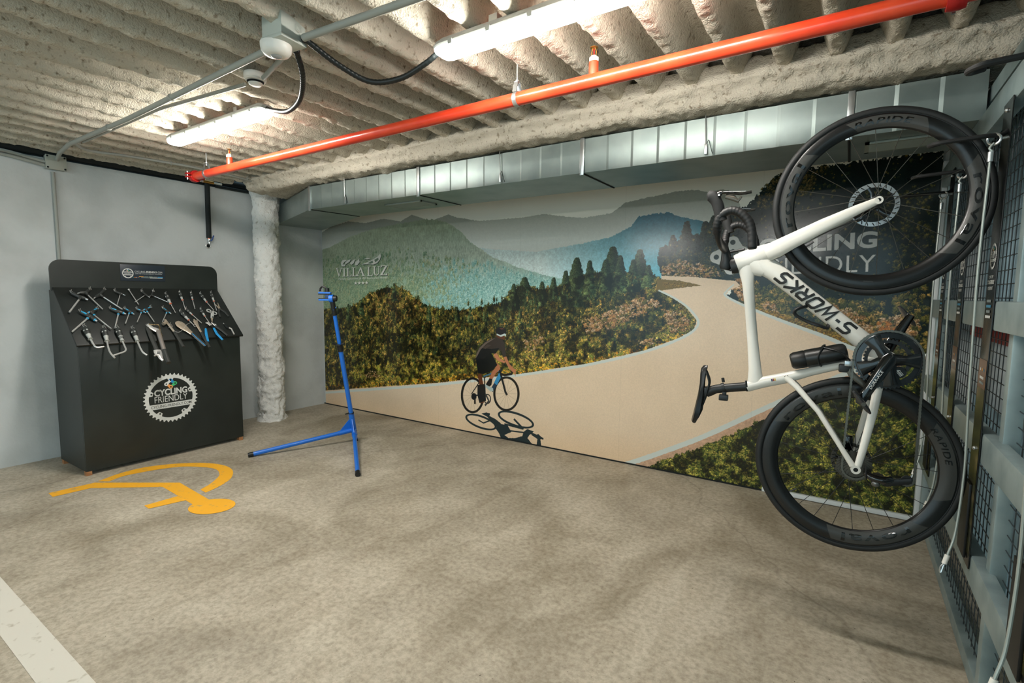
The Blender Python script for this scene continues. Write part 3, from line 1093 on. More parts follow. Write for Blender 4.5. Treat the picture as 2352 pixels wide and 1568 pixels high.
stroke([(560, 860), (600, 790)], 16, c8(28, 56, 78))
stroke([(640, 640), (700, 870), (716, 900)], 10, c8(24, 30, 34))
stroke([(655, 690), (690, 700), (760, 690), (775, 640)], 10, BK)
oval(520, 940, 36, 50, 9, BK)
stroke([(500, 890), (535, 960), (495, 1005)], 9, c8(60, 60, 58))
fill(rc([(590, 560), (640, 600), (650, 640), (600, 690), (560, 760), (535, 740), (570, 660), (600, 630)]), c8(176, 112, 78))
fill(rc([(540, 735), (570, 740), (560, 800), (520, 830), (505, 790)]), c8(26, 26, 28))
fill(rc([(495, 790), (530, 810), (575, 830), (580, 860), (550, 865), (500, 820)]), c8(170, 186, 184))
fill(rc([(405, 540), (470, 470), (560, 480), (600, 560), (620, 600), (560, 660), (480, 690), (430, 680), (415, 620)]), c8(20, 22, 20))
fill(rc([(400, 540), (410, 480), (440, 425), (500, 365), (560, 335), (610, 322), (660, 335), (690, 380), (700, 440), (705, 515), (680, 525), (660, 460), (620, 440), (600, 490), (560, 470), (470, 500)]), c8(58, 50, 44))
fill(rc([(400, 545), (420, 470), (470, 430), (560, 440), (640, 430), (600, 490), (560, 480), (480, 540)]), c8(30, 30, 28))
fill(rc([(580, 490), (615, 480), (640, 530), (700, 565), (690, 582), (620, 555), (590, 520)]), c8(190, 126, 90))
fill(rc([(680, 520), (710, 515), (740, 590), (790, 640), (805, 640), (800, 715), (785, 680), (740, 640), (700, 570)]), c8(184, 120, 84))
fill(rc([(402, 535), (412, 482), (442, 428), (500, 372), (560, 342), (600, 330), (560, 356), (505, 392), (452, 446), (424, 500)]), c8(104, 92, 82))
fill(rc([(470, 430), (520, 395), (560, 400), (500, 440)]), c8(72, 62, 54))
fill(rc([(600, 300), (625, 330), (690, 350), (695, 320), (680, 300)]), c8(96, 56, 36))
fill(rc(ell(657, 265, 54, 44, 0.2)), c8(34, 32, 34))
fill(rc([(612, 285), (650, 300), (690, 285), (706, 290), (706, 318), (690, 305), (655, 318), (612, 300)]), c8(196, 210, 208))
fill(rc([(640, 232), (670, 228), (690, 240), (660, 246)]), c8(90, 60, 50))

# ---- lettering printed on the mural
def word(body, quad, col, bold=0.0, space=1.0, shear=0.0):
    """word laid into a photo-pixel quad: bottom left, bottom right, top right, top left"""
    V, F = text_fit(body, 0, 1, 0, 1, bold, shear, space)
    q = cv(quad)
    polys = []
    for f in F:
        polys.append([q[0] * (1 - V[i, 0]) * (1 - V[i, 1]) + q[1] * V[i, 0] * (1 - V[i, 1]) + q[2] * V[i, 0] * V[i, 1] + q[3] * (1 - V[i, 0]) * V[i, 1] for i in f])
    sl, c = cover(polys)
    IMG[sl] = IMG[sl] * (1 - c[..., None]) + np.asarray(col, np.float32) * c[..., None]


WH = c8(206, 208, 204)
word('CYCLING', [(1742, 586), (2015, 568), (2017, 529), (1742, 549)], WH, 0.035, 1.02)
word('FRIENDLY', [(1741, 631), (2010, 623), (2012, 584), (1741, 594)], WH, 0.0, 1.05)


def link(p, q, r, col, hole):
    """one chain link of the emblem"""
    A, B = cv([p, q])
    k = cv([(p[0] + r, p[1])])[0, 0] - A[0]
    d = (B - A) / np.linalg.norm(B - A)
    nn = np.array([-d[1], d[0]])
    pts = [A + nn * k * math.cos(a) - d * k * math.sin(a) for a in np.linspace(0, math.pi, 14)]
    pts += [(A + B) / 2 - nn * k * 0.55]
    pts += [B - nn * k * math.cos(a) + d * k * math.sin(a) for a in np.linspace(0, math.pi, 14)]
    pts += [(A + B) / 2 + nn * k * 0.55]
    fill(np.array(pts), col, 0, True)
    for c in (A, B):
        fill(np.array([c + k * 0.42 * np.array([math.cos(a), math.sin(a)]) for a in np.linspace(0, 6.28, 18)]), hole, 0, True)


LC = [(1645, 590), (1683, 556), (1716, 584), (1678, 616)]
for a, b in ((0, 3), (1, 0), (2, 1), (3, 2)):
    link(LC[a], LC[b], 15, WH, c8(30, 40, 36))

# ---- hotel lettering with its leaf emblem (crop of the photo at 640,400, scale 3.92)
def vc(pts):
    return crop(pts, 640, 400, 3.92)


SERIF = {
    'V': [[(0, 1), (.34, 1), (.34, .95), (.24, .95), (.52, .2), (.76, .95), (.66, .95), (.66, 1), (.95, 1), (.95, .95), (.85, .95), (.52, 0), (.44, 0), (.09, .95), (0, .95)]],
    'I': [[(.0, 1), (.4, 1), (.4, .95), (.28, .95), (.28, .05), (.4, .05), (.4, 0), (0, 0), (0, .05), (.12, .05), (.12, .95), (0, .95)]],
    'L': [[(0, 1), (.4, 1), (.4, .95), (.28, .95), (.28, .06), (.55, .06), (.66, .25), (.7, .25), (.68, 0), (0, 0), (0, .05), (.12, .05), (.12, .95), (0, .95)]],
    'A': [[(.42, 1), (.52, 1), (.86, .05), (.95, .05), (.95, 0), (.58, 0), (.58, .05), (.68, .05), (.60, .3), (.28, .3), (.32, .36), (.58, .36), (.45, .76), (.16, .05), (.27, .05), (.27, 0), (0, 0), (0, .05), (.09, .05)]],
    'U': [[(0, 1), (.4, 1), (.4, .95), (.28, .95), (.28, .3), (.33, .12), (.46, .06), (.62, .12), (.7, .3), (.7, .95), (.58, .95), (.58, 1), (.9, 1), (.9, .95), (.78, .95), (.78, .28), (.68, .07), (.45, -.02), (.22, .07), (.12, .28), (.12, .95), (0, .95)]],
    'Z': [[(.04, 1), (.78, 1), (.78, .96), (.24, .06), (.6, .06), (.74, .26), (.79, .26), (.76, 0), (0, 0), (0, .04), (.55, .94), (.22, .94), (.1, .76), (.05, .76)]],
}


def serif(bodyx, col, dx, dy):
    for ch, x0, x1, y0, y1 in bodyx:
        for poly in SERIF[ch]:
            w = max(p[0] for p in poly)
            fill(vc([(x0 + (x1 - x0) * a / w + dx, y0 + (y1 - y0) * (1 - b) + dy) for a, b in poly]), col, 0)


VL = [('V', 512, 572, 842, 920), ('I', 574, 604, 846, 920), ('L', 608, 656, 842, 918), ('L', 658, 706, 838, 916), ('A', 700, 776, 836, 914), ('L', 794, 846, 832, 914), ('U', 846, 912, 826, 910), ('Z', 914, 978, 820, 908)]
EMB = [[(740, 812), (800, 790), (850, 765), (890, 740), (915, 712), (922, 735), (910, 770), (885, 800), (850, 812), (800, 808)],
       [(765, 760), (800, 752), (830, 756), (800, 764)],
       [(690, 790), (720, 765), (722, 755), (730, 790), (705, 820), (688, 818)],
       [(640, 800), (670, 770), (690, 765), (675, 800), (655, 815)],
       [(600, 790), (630, 768), (650, 765), (640, 785), (610, 806), (598, 812)],
       [(560, 800), (570, 775), (600, 768), (612, 776), (590, 790), (576, 812), (585, 830), (566, 826)],
       [(575, 815), (590, 808), (600, 818), (590, 830)]]
for col, dx, dy in ((c8(70, 84, 74), 5, 5), (c8(236, 236, 228), 0, 0)):
    serif(VL, col, dx, dy)
    for p in EMB:
        fill(vc([(a + dx, b + dy) for a, b in p]), col, 0)
    if dx == 0:
        word('Family Gourmet & All Exclusive Hotel', vc([(540, 956), (978, 942), (978, 918), (540, 932)]), col, 0.0)
        fill(vc([(800, 800), (845, 776), (850, 796), (825, 806)]), c8(120, 140, 120), 0)
        fill(vc([(860, 770), (895, 750), (900, 768), (870, 792)]), c8(120, 140, 120), 0)
    for k in range(4):
        cx, cy = 693 + 33 * k + dx, 980 - 1.5 * k + dy
        fill(vc([(cx + (17 if i % 2 == 0 else 7) * math.sin(i * math.pi / 5), cy - (17 if i % 2 == 0 else 7) * math.cos(i * math.pi / 5)) for i in range(10)]), col, 0)

# vertical joints between the printed lengths
for xj in (-4.55, -3.55, -2.55, -1.55, -0.55):
    c = int((xj - MX0) * KX)
    IMG[:, c:c + 2] *= 0.965

pix = np.ones((CH, CW, 4), np.float32)
pix[..., :3] = np.clip(IMG, 0, 1)[::-1]
img = bpy.data.images.new('landscape_print', CW, CH, alpha=False)
img.pixels.foreach_set(pix.ravel())
img.update()
img.pack()

m = bpy.data.materials.new('mural_print')
m.use_nodes = True
nt = m.node_tree
b = nt.nodes['Principled BSDF']
tx = nt.nodes.new('ShaderNodeTexImage')
tx.image = img
tx.extension = 'EXTEND'
nt.links.new(tx.outputs['Color'], b.inputs['Base Color'])
b.inputs['Roughness'].default_value = 0.17
b.inputs['Specular IOR Level'].default_value = 0.5
M_mural = m

me = bpy.data.meshes.new('wall_mural')
vv = []
for yy in (MY, 3.998):
    vv += [(MX0, yy, MZ0), (MX1, yy, MZ0), (MX1, yy, MZ1), (MX0, yy, MZ1)]
base = ((MX0 + MX1) / 2, MY, MZ0)
me.from_pydata([tuple(np.array(v) - np.array(base)) for v in vv], [], [(0, 1, 2, 3), (5, 4, 7, 6), (0, 4, 5, 1), (1, 5, 6, 2), (2, 6, 7, 3), (3, 7, 4, 0)])
uv = me.uv_layers.new(name='UVMap')
for lp in me.loops:
    v = vv[lp.vertex_index]
    uv.data[lp.index].uv = ((v[0] - MX0) / (MX1 - MX0), (v[2] - MZ0) / (MZ1 - MZ0))
me.materials.append(M_mural)
o = bpy.data.objects.new('wall_mural', me)
o.location = base
COL.objects.link(o)
o['_b'] = base
TRACK.append(o)
tag(o, 'large printed landscape mural of a cyclist on a winding mountain road', 'mural', kind='thing')
# ------------------------------------------------------------------ ventilation duct
DY0, DY1, DZ0, DZ1 = 2.938, 3.445, 2.150, 2.352
duct = thing('ventilation_duct', 'galvanised rectangular ventilation duct running under the ceiling beside the mural', 'duct', (-1.5, 3.2, DZ0))
SEAMS = [-4.16, -2.81, -1.43, -0.05, 0.432]


def duct_box(a0, a1, b0, b1, name='duct_section', folds=9):
    """section between the plan points a0-a1 (front edge) and b0-b1 (back edge), with folded stiffening creases"""
    a0, a1, b0, b1 = [np.array(p, float) for p in (a0, a1, b0, b1)]
    dirn = (a1 - a0) / np.linalg.norm(a1 - a0)
    out = np.array([dirn[1], -dirn[0]])
    ts = []
    for k in range(folds):
        t0 = k / folds
        ts += [(t0, 0.0), (t0 + 0.10 / folds, 0.0042), (t0 + 0.97 / folds, 0.0)]
    ts += [(1.0, 0.0)]
    vs, fs = [], []
    for (t, d) in ts:
        f = a0 + (a1 - a0) * t + out * d
        bk = b0 + (b1 - b0) * t
        vs += [(f[0], f[1], DZ0), (f[0], f[1], DZ1), (bk[0], bk[1], DZ1), (bk[0], bk[1], DZ0)]
    n = len(ts)
    for i in range(n - 1):
        for j in range(4):
            fs.append((4 * i + j, 4 * i + 4 + j, 4 * i + 4 + (j + 1) % 4, 4 * i + (j + 1) % 4))
    fs += [(3, 2, 1, 0), (4 * n - 4, 4 * n - 3, 4 * n - 2, 4 * n - 1)]
    return MB().add(vs, fs).build(name, M_galv, duct, smooth=3)


for i in range(4):
    duct_box((SEAMS[i] + 0.004, DY0), (SEAMS[i + 1] - 0.004, DY0), (SEAMS[i] + 0.06 * (i == 0) + 0.004, DY1), (SEAMS[i + 1] - 0.004, DY1), folds=9 if i < 3 else 3)
duct_box((-5.44, 3.40), (-4.165, DY0), (-5.44, 3.985), (-4.10, DY1), folds=8)
for i, x in enumerate(SEAMS[:4]):
    mb = MB()
    xb = x + (0.06 if i == 0 else 0)
    mb.box((x, DY0 - 0.008, (DZ0 + DZ1) / 2 - 0.005), (0.028, 0.012, DZ1 - DZ0 + 0.02), bev=0.003)
    fl_ = mb.build('joint_flange', M_zinc, duct)
    MB().tube([(x, DY0 - 0.004, DZ0 - 0.002), (xb, DY1, DZ0 - 0.002)], 0.004, 6, ry=0.007).build('joint_seam', M_dark, fl_)


def grille(x0, x1, y0, y1, nsl, along_x):
    fr = MB()
    for (a, b, c, d) in ((x0, x1, y0, y0 + 0.018), (x0, x1, y1 - 0.018, y1), (x0, x0 + 0.018, y0, y1), (x1 - 0.018, x1, y0, y1)):
        fr.box(((a + b) / 2, (c + d) / 2, DZ0 - 0.006), (b - a, d - c, 0.010))
    g = fr.build('grille_frame', mat('grille_paint', S(150, 158, 148), 0.5, 0.3), duct)
    MB().box(((x0 + x1) / 2, (y0 + y1) / 2, DZ0 - 0.001), (x1 - x0 - 0.03, y1 - y0 - 0.03, 0.002)).build('grille_throat', M_dark, g)
    for k in range(nsl):
        if along_x:
            yy = y0 + 0.022 + (y1 - y0 - 0.044) * (k + 0.5) / nsl
            MB().box(((x0 + x1) / 2, yy, DZ0 - 0.006), (x1 - x0 - 0.036, 0.004, 0.012), Matrix.Rotation(0.6, 3, 'X')).build('slat', mat('grille_paint', S(150, 158, 148), 0.5, 0.3), g, smooth=None)
        else:
            xx = x0 + 0.022 + (x1 - x0 - 0.044) * (k + 0.5) / nsl
            MB().box((xx, (y0 + y1) / 2, DZ0 - 0.006), (0.003, y1 - y0 - 0.036, 0.012), Matrix.Rotation(0.6, 3, 'Y')).build('slat', mat('grille_paint', S(150, 158, 148), 0.5, 0.3), g, smooth=None)


grille(-3.37, -2.95, 3.10, 3.30, 16, False)
grille(0.015, 0.32, 3.07, 3.26, 9, True)
for x, lab in ((-0.695, 'nearest the bicycle'), (-2.04, 'in the middle of the duct'), (-3.66, 'near the round column')):
    h = thing('duct_hanger', 'thin steel wire hanger with clip on the duct face, ' + lab, 'hanger', (x, 2.925, 2.15), 'wire hangers along the duct')
    MB().cyl((x - 0.012, 2.928, 2.40), (x, 2.924, 2.19), 0.003, n=8).build('wire', M_zinc, h)
    MB().box((x, 2.924, 2.185), (0.016, 0.012, 0.055), bev=0.003).build('clip', M_zinc, h)
    MB().tube(smooth_path([(x + 0.004, 2.922, 2.21), (x + 0.014, 2.920, 2.23), (x + 0.022, 2.922, 2.20), (x + 0.034, 2.926, 2.158)], 5), 0.0018, 6).build('wire_tail', M_dark, h)

# ------------------------------------------------------------------ red sprinkler pipe
M_red = mat('red_pipe_paint', S(212, 58, 30), 0.28, 0.0, col2=S(226, 80, 44), scale=6, lo=0.4, hi=0.7, coat=0.4)
M_red2 = mat('red_coupling', S(176, 26, 24), 0.35)
M_brass = mat('brass', S(190, 140, 70), 0.3, 0.9)
PY, PZ, PR = 2.10, 2.318, 0.0305
pipe = thing('sprinkler_pipe', 'glossy red sprinkler pipe hung below the ribbed ceiling', 'pipe', (-2.0, PY, PZ - PR))
MB().cyl((-4.50, PY, PZ), (0.42, PY, PZ), PR, n=28).build('pipe_run', M_red, pipe)
for x in (-4.47, 0.215):
    mb = MB()
    for s in (-1, 1):
        mb.lathe([(PR + 0.001, -0.024), (PR + 0.013, -0.024), (PR + 0.016, -0.010), (PR + 0.016, 0.010), (PR + 0.013, 0.024), (PR + 0.001, 0.024)], (x, PY, PZ), (1, 0, 0), 14, closed=True, a0=(0.12 if s > 0 else math.pi + 0.12), a1=(math.pi - 0.12 if s > 0 else 2 * math.pi - 0.12), ref=(0, 1, 0))
        for q in (-1, 1):
            mb.box((x, PY + q * (PR + 0.024), PZ + s * 0.012), (0.036, 0.028, 0.014), bev=0.004)
    c = mb.build('pipe_coupling', M_red2, pipe)
    for q in (-1, 1):
        MB().cyl((x, PY + q * (PR + 0.026), PZ - 0.034), (x, PY + q * (PR + 0.026), PZ + 0.030), 0.006, n=8).build('bolt', M_zinc, c)
for x in (-0.98, -3.937):
    MB().cyl((x, PY, PZ + 0.01), (x, PY, PZ + 0.078), 0.0205, n=20).build('tee_outlet', M_red, pipe)
    hd = MB()
    hd.cyl((x, PY, PZ + 0.078), (x, PY, PZ + 0.094), 0.022, n=6)
    hd.cyl((x, PY, PZ + 0.094), (x, PY, PZ + 0.102), 0.013, n=14)
    h = hd.build('sprinkler_head', mat('pale_fitting', S(214, 214, 204), 0.4, 0.3), pipe)
    arms = MB()
    for s in (-1, 1):
        arms.tube([(x + s * 0.009, PY, PZ + 0.100), (x + s * 0.012, PY, PZ + 0.118), (x + s * 0.004, PY, PZ + 0.136)], 0.0022, 6)
    arms.build('frame_arm', M_brass, h)
    MB().cyl((x, PY, PZ + 0.103), (x, PY, PZ + 0.131), 0.0025, n=8).build('glass_bulb', mat('red_bulb', S(200, 30, 30), 0.1), h)
    MB().lathe([(0.0, 0.0), (0.017, 0.0), (0.017, 0.002), (0.0, 0.002)], (x, PY, PZ + 0.136), (0, 0, 1), 16).build('deflector', M_brass, h)
for x in (-1.372, -4.28):
    mb = MB()
    mb.lathe([(PR + 0.0008, -0.011), (PR + 0.003, -0.011), (PR + 0.003, 0.011), (PR + 0.0008, 0.011)], (x, PY, PZ), (1, 0, 0), 28, closed=True)
    for s in (-1, 1):
        mb.box((x, PY + s * 0.017, PZ + PR + 0.022), (0.022, 0.0028, 0.05), Matrix.Rotation(s * 0.28, 3, 'X'))
    mb.box((x, PY, PZ + PR + 0.046), (0.022, 0.026, 0.003))
    k = mb.build('pipe_clamp', M_zinc, pipe)
    MB().cyl((x, PY, PZ + PR + 0.03), (x, PY, 2.51), 0.0042, n=8).build('hanger_rod', M_zinc, k)
    MB().cyl((x, PY, PZ + PR + 0.047), (x, PY, PZ + PR + 0.056), 0.009, n=6).build('nut', M_zinc, k)

# ------------------------------------------------------------------ tube lights
M_lamp = emit('lit_diffuser', LAMP_COL, LAMP)
M_lampbody = mat('lamp_housing', S(176, 178, 174), 0.45)


def light_fixture(x0, x1, y, label, zb=2.392):
    t = thing('tube_light', label, 'light fixture', ((x0 + x1) / 2, y, zb), 'long tube lights under the ceiling')
    body = [(-0.046, 0.036), (-0.050, 0.046), (-0.044, 0.062), (-0.030, 0.074), (0.030, 0.074), (0.044, 0.062), (0.050, 0.046), (0.046, 0.036)]
    dif = [(-0.047, 0.040), (-0.047, 0.028), (-0.042, 0.012), (-0.030, 0.003), (0.0, 0.0), (0.030, 0.003), (0.042, 0.012), (0.047, 0.028), (0.047, 0.040)]

    def pill(sec, xa, xb, inset, nm, mm):
        st = [(xa, 0.55), (xa + 0.018, 0.86), (xa + 0.045, 1.0), (xb - 0.045, 1.0), (xb - 0.018, 0.86), (xb, 0.55)]
        vs, fs = [], []
        k = len(sec)
        zc = 0.040
        for (x, s) in st:
            for (a, b) in sec:
                vs.append((x, y + a * (0.5 + 0.5 * s), zb + zc + (b - zc) * s))
        for i in range(len(st) - 1):
            for j in range(k):
                fs.append((i * k + j, i * k + (j + 1) % k, (i + 1) * k + (j + 1) % k, (i + 1) * k + j))
        fs.append(tuple(range(k)))
        fs.append(tuple(range(len(st) * k - 1, len(st) * k - k - 1, -1)))
        return MB().add(vs, fs).build(nm, mm, t)
    pill(body, x0, x1, 0, 'housing', M_lampbody)
    pill(dif, x0 + 0.004, x1 - 0.004, 0, 'diffuser', M_lamp)
    for x in np.linspace(x0 + 0.1, x1 - 0.1, 6):
        for s in (-1, 1):
            MB().box((x, y + s * 0.049, zb + 0.040), (0.022, 0.006, 0.022), bev=0.002).build('clip', M_lampbody, t)
    for x in (x0 + 0.3, x1 - 0.3):
        MB().box((x, y, zb + 0.086), (0.04, 0.05, 0.030)).build('mounting_bracket', M_zinc, t)
    return t


light_fixture(-3.985, -2.825, 1.735, 'lit white tube light above the blue stand, nearer the tool cabinet')
light_fixture(-1.535, -0.375, 1.735, 'lit white tube light beside the red pipe, cut off by the picture edge')
light_fixture(-3.9, -2.74, -2.6, 'lit tube light further back in the garage, over the white bay line')
light_fixture(-1.5, -0.34, -2.6, 'lit tube light further back in the garage, behind the viewer')

# ------------------------------------------------------------------ conduits, boxes, sensors
def conduit(name, pts, r, label, group='grey plastic conduits', material=None, corner=0.05, clips=()):
    t = thing(name, label, 'conduit', pts[0], group)
    MB().tube(arc_path(pts, corner), r, 12).build('pipe_run', material or M_greypvc, t)
    for c, up in clips:
        MB().ring(c, up, r + 0.002, 0.0035, 14, 6).build('pipe_clip', M_greypvc, t)
    return t


ZC = 2.43
conduit('conduit', [(-2.10, 1.325, ZC), (-3.70, 1.375, ZC), (-4.70, 1.375, ZC), (-5.10, 1.43, ZC + 0.008), (-5.425, 1.50, 2.440), (-5.425, 1.525, 2.40), (-5.425, 1.485, 2.375)], 0.0145,
        'grey conduit from the motion sensor box to the wall junction box', clips=(((-3.1, 1.356, ZC), (1, 0, 0)), ((-4.0, 1.375, ZC), (1, 0, 0))))
conduit('conduit', [(-1.92, 1.345, ZC), (-1.30, 1.39, ZC), (-0.6, 1.43, ZC), (0.3, 1.47, ZC)], 0.0145, 'grey conduit leaving the motion sensor box above the black hose')
conduit('conduit', [(-2.06, 1.385, ZC + 0.01), (-2.47, 1.50, ZC + 0.015)], 0.0115, 'short grey conduit between the sensor box and smoke detector')
conduit('conduit', [(-2.62, 1.49, ZC + 0.012), (-3.35, 1.405, ZC + 0.004), (-4.55, 1.410, ZC)], 0.0095, 'thin grey conduit running from the smoke detector beside a thicker one')
conduit('conduit', [(-4.70, 1.40, 2.45), (-4.90, 1.52, 2.448), (-4.80, 1.75, 2.448), (-4.73, 2.20, 2.448), (-4.79, 2.65, 2.448), (-4.98, 3.24, 2.45)], 0.0105, 'thin pale conduit curving along the ceiling towards the column', corner=0.12,
        clips=(((-4.75, 2.05, 2.448), (0, 1, 0)), ((-4.80, 2.72, 2.46), (0, 1, 0))))
for k, (za, yo, lab) in enumerate(((2.448, 0.0, 'upper'), (2.42, 0.0, 'lower'))):
    conduit('conduit', [(-5.435, -0.5, za), (-5.435, 1.20, za), (-5.425, 1.425, za - 0.035)], 0.013, lab + ' of two grey conduits along the top of the side wall')
conduit('conduit', [(-5.444, 1.475, 2.345), (-5.444, 1.475, 1.0)], 0.0125, 'upright grey conduit on the wall behind the tool cabinet')

t = thing('junction_box', 'square grey junction box at the top of the side wall', 'junction box', (-5.43, 1.487, 2.36))
MB().box((-5.435, 1.487, 2.415), (0.05, 0.125, 0.105), bev=0.006).build('box_body', M_greypvc, t)
lid = MB().box((-5.404, 1.487, 2.415), (0.014, 0.132, 0.112), bev=0.005).build('box_lid', mat('box_lid', S(170, 172, 160), 0.5), t)
for a in (-1, 1):
    for c in (-1, 1):
        MB().cyl((-5.398, 1.487 + a * 0.054, 2.415 + c * 0.044), (-5.394, 1.487 + a * 0.054, 2.415 + c * 0.044), 0.007, n=10).build('screw', M_dark, lid)

t = thing('motion_sensor', 'grey junction box with round white motion sensor under the ceiling', 'sensor', (-2.01, 1.31, 2.35))
Rz = Matrix.Rotation(0.1, 3, 'Z')
bd = MB().box((-2.005, 1.312, 2.467), (0.118, 0.118, 0.086), Rz, bev=0.006).build('box_body', mat('box_grey', S(186, 190, 180), 0.5), t)
for k in range(2):
    for rr_ in (0.010, 0.016):
        MB().ring((-1.975 - 0.06 * k, 1.372 - 0.004 * k, 2.470), (-0.1, 1, 0), rr_, 0.001, 20, 6).build('knockout_ring', mat('box_grey', S(186, 190, 180), 0.5), bd)
        MB().ring((-1.945 + 0.002 * k, 1.29 + 0.05 * k, 2.470), (1, 0.1, 0), rr_, 0.001, 20, 6).build('knockout_ring', mat('box_grey', S(186, 190, 180), 0.5), bd)
MB().box((-2.005, 1.312, 2.418), (0.124, 0.124, 0.016), Rz, bev=0.004).build('box_lid', mat('box_grey', S(186, 190, 180), 0.5), t)
dome = MB().lathe([(0.0, -0.006), (0.030, -0.006), (0.048, 0.000), (0.058, 0.012), (0.061, 0.030), (0.061, 0.040), (0.0, 0.040)], (-2.035, 1.295, 2.372), (0, 0, 1), 40).build('sensor_housing', M_white, t)
MB().lathe([(0.0, -0.010), (0.010, -0.009), (0.020, -0.004), (0.024, 0.002), (0.0, 0.002)], (-2.035, 1.295, 2.367), (0, 0, 1), 28).build('sensor_lens', mat('sensor_lens', S(150, 152, 150), 0.25), dome)
t = thing('smoke_detector', 'round white smoke detector on the ribbed ceiling', 'smoke detector', (-2.56, 1.50, 2.43))
MB().lathe([(0.0, 0.03), (0.050, 0.03), (0.053, 0.035), (0.053, 0.058), (0.0, 0.058)], (-2.55, 1.505, 2.425), (0, 0, 1), 36).build('detector_base', M_white, t)
MB().lathe([(0.0, 0.006), (0.030, 0.006), (0.034, 0.012), (0.034, 0.020), (0.048, 0.024), (0.048, 0.031), (0.0, 0.031)], (-2.55, 1.505, 2.425), (0, 0, 1), 36).build('detector_head', M_white, t)
MB().lathe([(0.0345, 0.012), (0.040, 0.019), (0.0345, 0.019)], (-2.55, 1.505, 2.425), (0, 0, 1), 36).build('smoke_slot', M_dark, t)
MB().lathe([(0.0, 0.0), (0.024, 0.001), (0.030, 0.006), (0.0, 0.006)], (-2.55, 1.505, 2.425), (0, 0, 1), 36).build('detector_cap', M_white, t)


def corrugated(name, pts, r, label):
    t = thing(name, label, 'hose', pts[0], 'black corrugated cable hoses')
    P = smooth_path(pts, 40)
    d = np.cumsum([0] + [np.linalg.norm(np.array(P[i + 1]) - np.array(P[i])) for i in range(len(P) - 1)])
    L = d[-1]
    n = int(L / 0.0045)
    q = [tuple(np.interp(s, d, np.array(P)[:, k]) for k in range(3)) for s in np.linspace(0, L, n)]
    MB().tube(q, [r if (i // 2) % 2 else r * 0.93 for i in range(n)], 12).build('hose_run', mat('black_hose', S(14, 20, 20), 0.4), t)
    for p in (pts[0], pts[-1]):
        MB().sphere(p, r * 1.25, 10, 6).build('hose_gland', M_black, t)


corrugated('cable_hose', [(-1.935, 1.36, 2.435), (-1.90, 1.50, 2.375), (-1.84, 1.62, 2.335), (-1.72, 1.685, 2.345), (-1.60, 1.715, 2.39), (-1.54, 1.735, 2.430)], 0.0125, 'black corrugated hose sagging from the sensor box to the tube light at the picture edge')
corrugated('cable_hose', [(-2.03, 1.385, 2.42), (-2.10, 1.46, 2.36), (-2.30, 1.58, 2.335), (-2.55, 1.68, 2.355), (-2.74, 1.725, 2.405), (-2.83, 1.735, 2.432)], 0.0125, 'black corrugated hose dropping from the sensor box to the tube light nearer the cabinet')

# black lagged pipe at the head of the side wall, and the short drop with the valve
o = thing('lagged_pipe', 'black insulated pipe lying along the top of the side wall', 'pipe', (-5.42, 1.0, 2.46))
MB().tube([(-5.475, -4.4, 2.505), (-5.475, 3.0, 2.505), (-5.475, 3.95, 2.505)], 0.043, 16).build('insulation', mat('black_lagging', S(20, 26, 26), 0.75), o)
MB().tube([(-5.425, 2.74, 2.455), (-5.425, 3.1, 2.452)], 0.016, 10).build('insulation', mat('black_lagging', S(20, 26, 26), 0.75), o)
o = thing('water_pipe', 'black insulated drop pipe with valve on the side wall', 'pipe', (-5.41, 2.655, 1.84))
MB().tube([(-5.425, 2.66, 2.475), (-5.422, 2.655, 2.2), (-5.425, 2.655, 1.93)], 0.0235, 16).build('insulation', mat('black_lagging', S(20, 26, 26), 0.75), o)
v = MB()
v.cyl((-5.425, 2.655, 1.935), (-5.425, 2.655, 1.922), 0.013, n=14)
v.build('pipe_end', mat('copper', S(190, 92, 60), 0.3, 0.9), o)
vb = MB().cyl((-5.425, 2.655, 1.922), (-5.425, 2.655, 1.875), 0.012, n=8).sphere((-5.425, 2.655, 1.90), 0.016, 12, 8).build('valve_body', M_zinc, o)
MB().tube(arc_path([(-5.405, 2.66, 1.90), (-5.395, 2.668, 1.91), (-5.39, 2.685, 1.955)], 0.01), 0.007, 8, ry=0.004).build('valve_lever', mat('blue_lever', S(24, 60, 120), 0.4), vb)
MB().ring((-5.452, 2.655, 1.853), (1, 0, 0), 0.020, 0.008, 24, 8).build('wall_collar', M_steel, o)
MB().cyl((-5.458, 2.655, 1.853), (-5.44, 2.655, 1.853), 0.016, n=18).build('outlet', M_dark, o)
o = thing('pipe_stub', 'short pale pipe stub with brass tee above the drop pipe', 'pipe', (-5.40, 2.6, 2.475))
MB().cyl((-5.40, 2.52, 2.478), (-5.40, 2.60, 2.478), 0.010, n=12).build('pipe_run', M_white, o)
MB().cyl((-5.40, 2.71, 2.478), (-5.40, 2.79, 2.478), 0.010, n=12).build('pipe_run', M_white, o)
MB().cyl((-5.40, 2.60, 2.478), (-5.40, 2.71, 2.478), 0.014, n=12).build('brass_tee', M_brass, o)
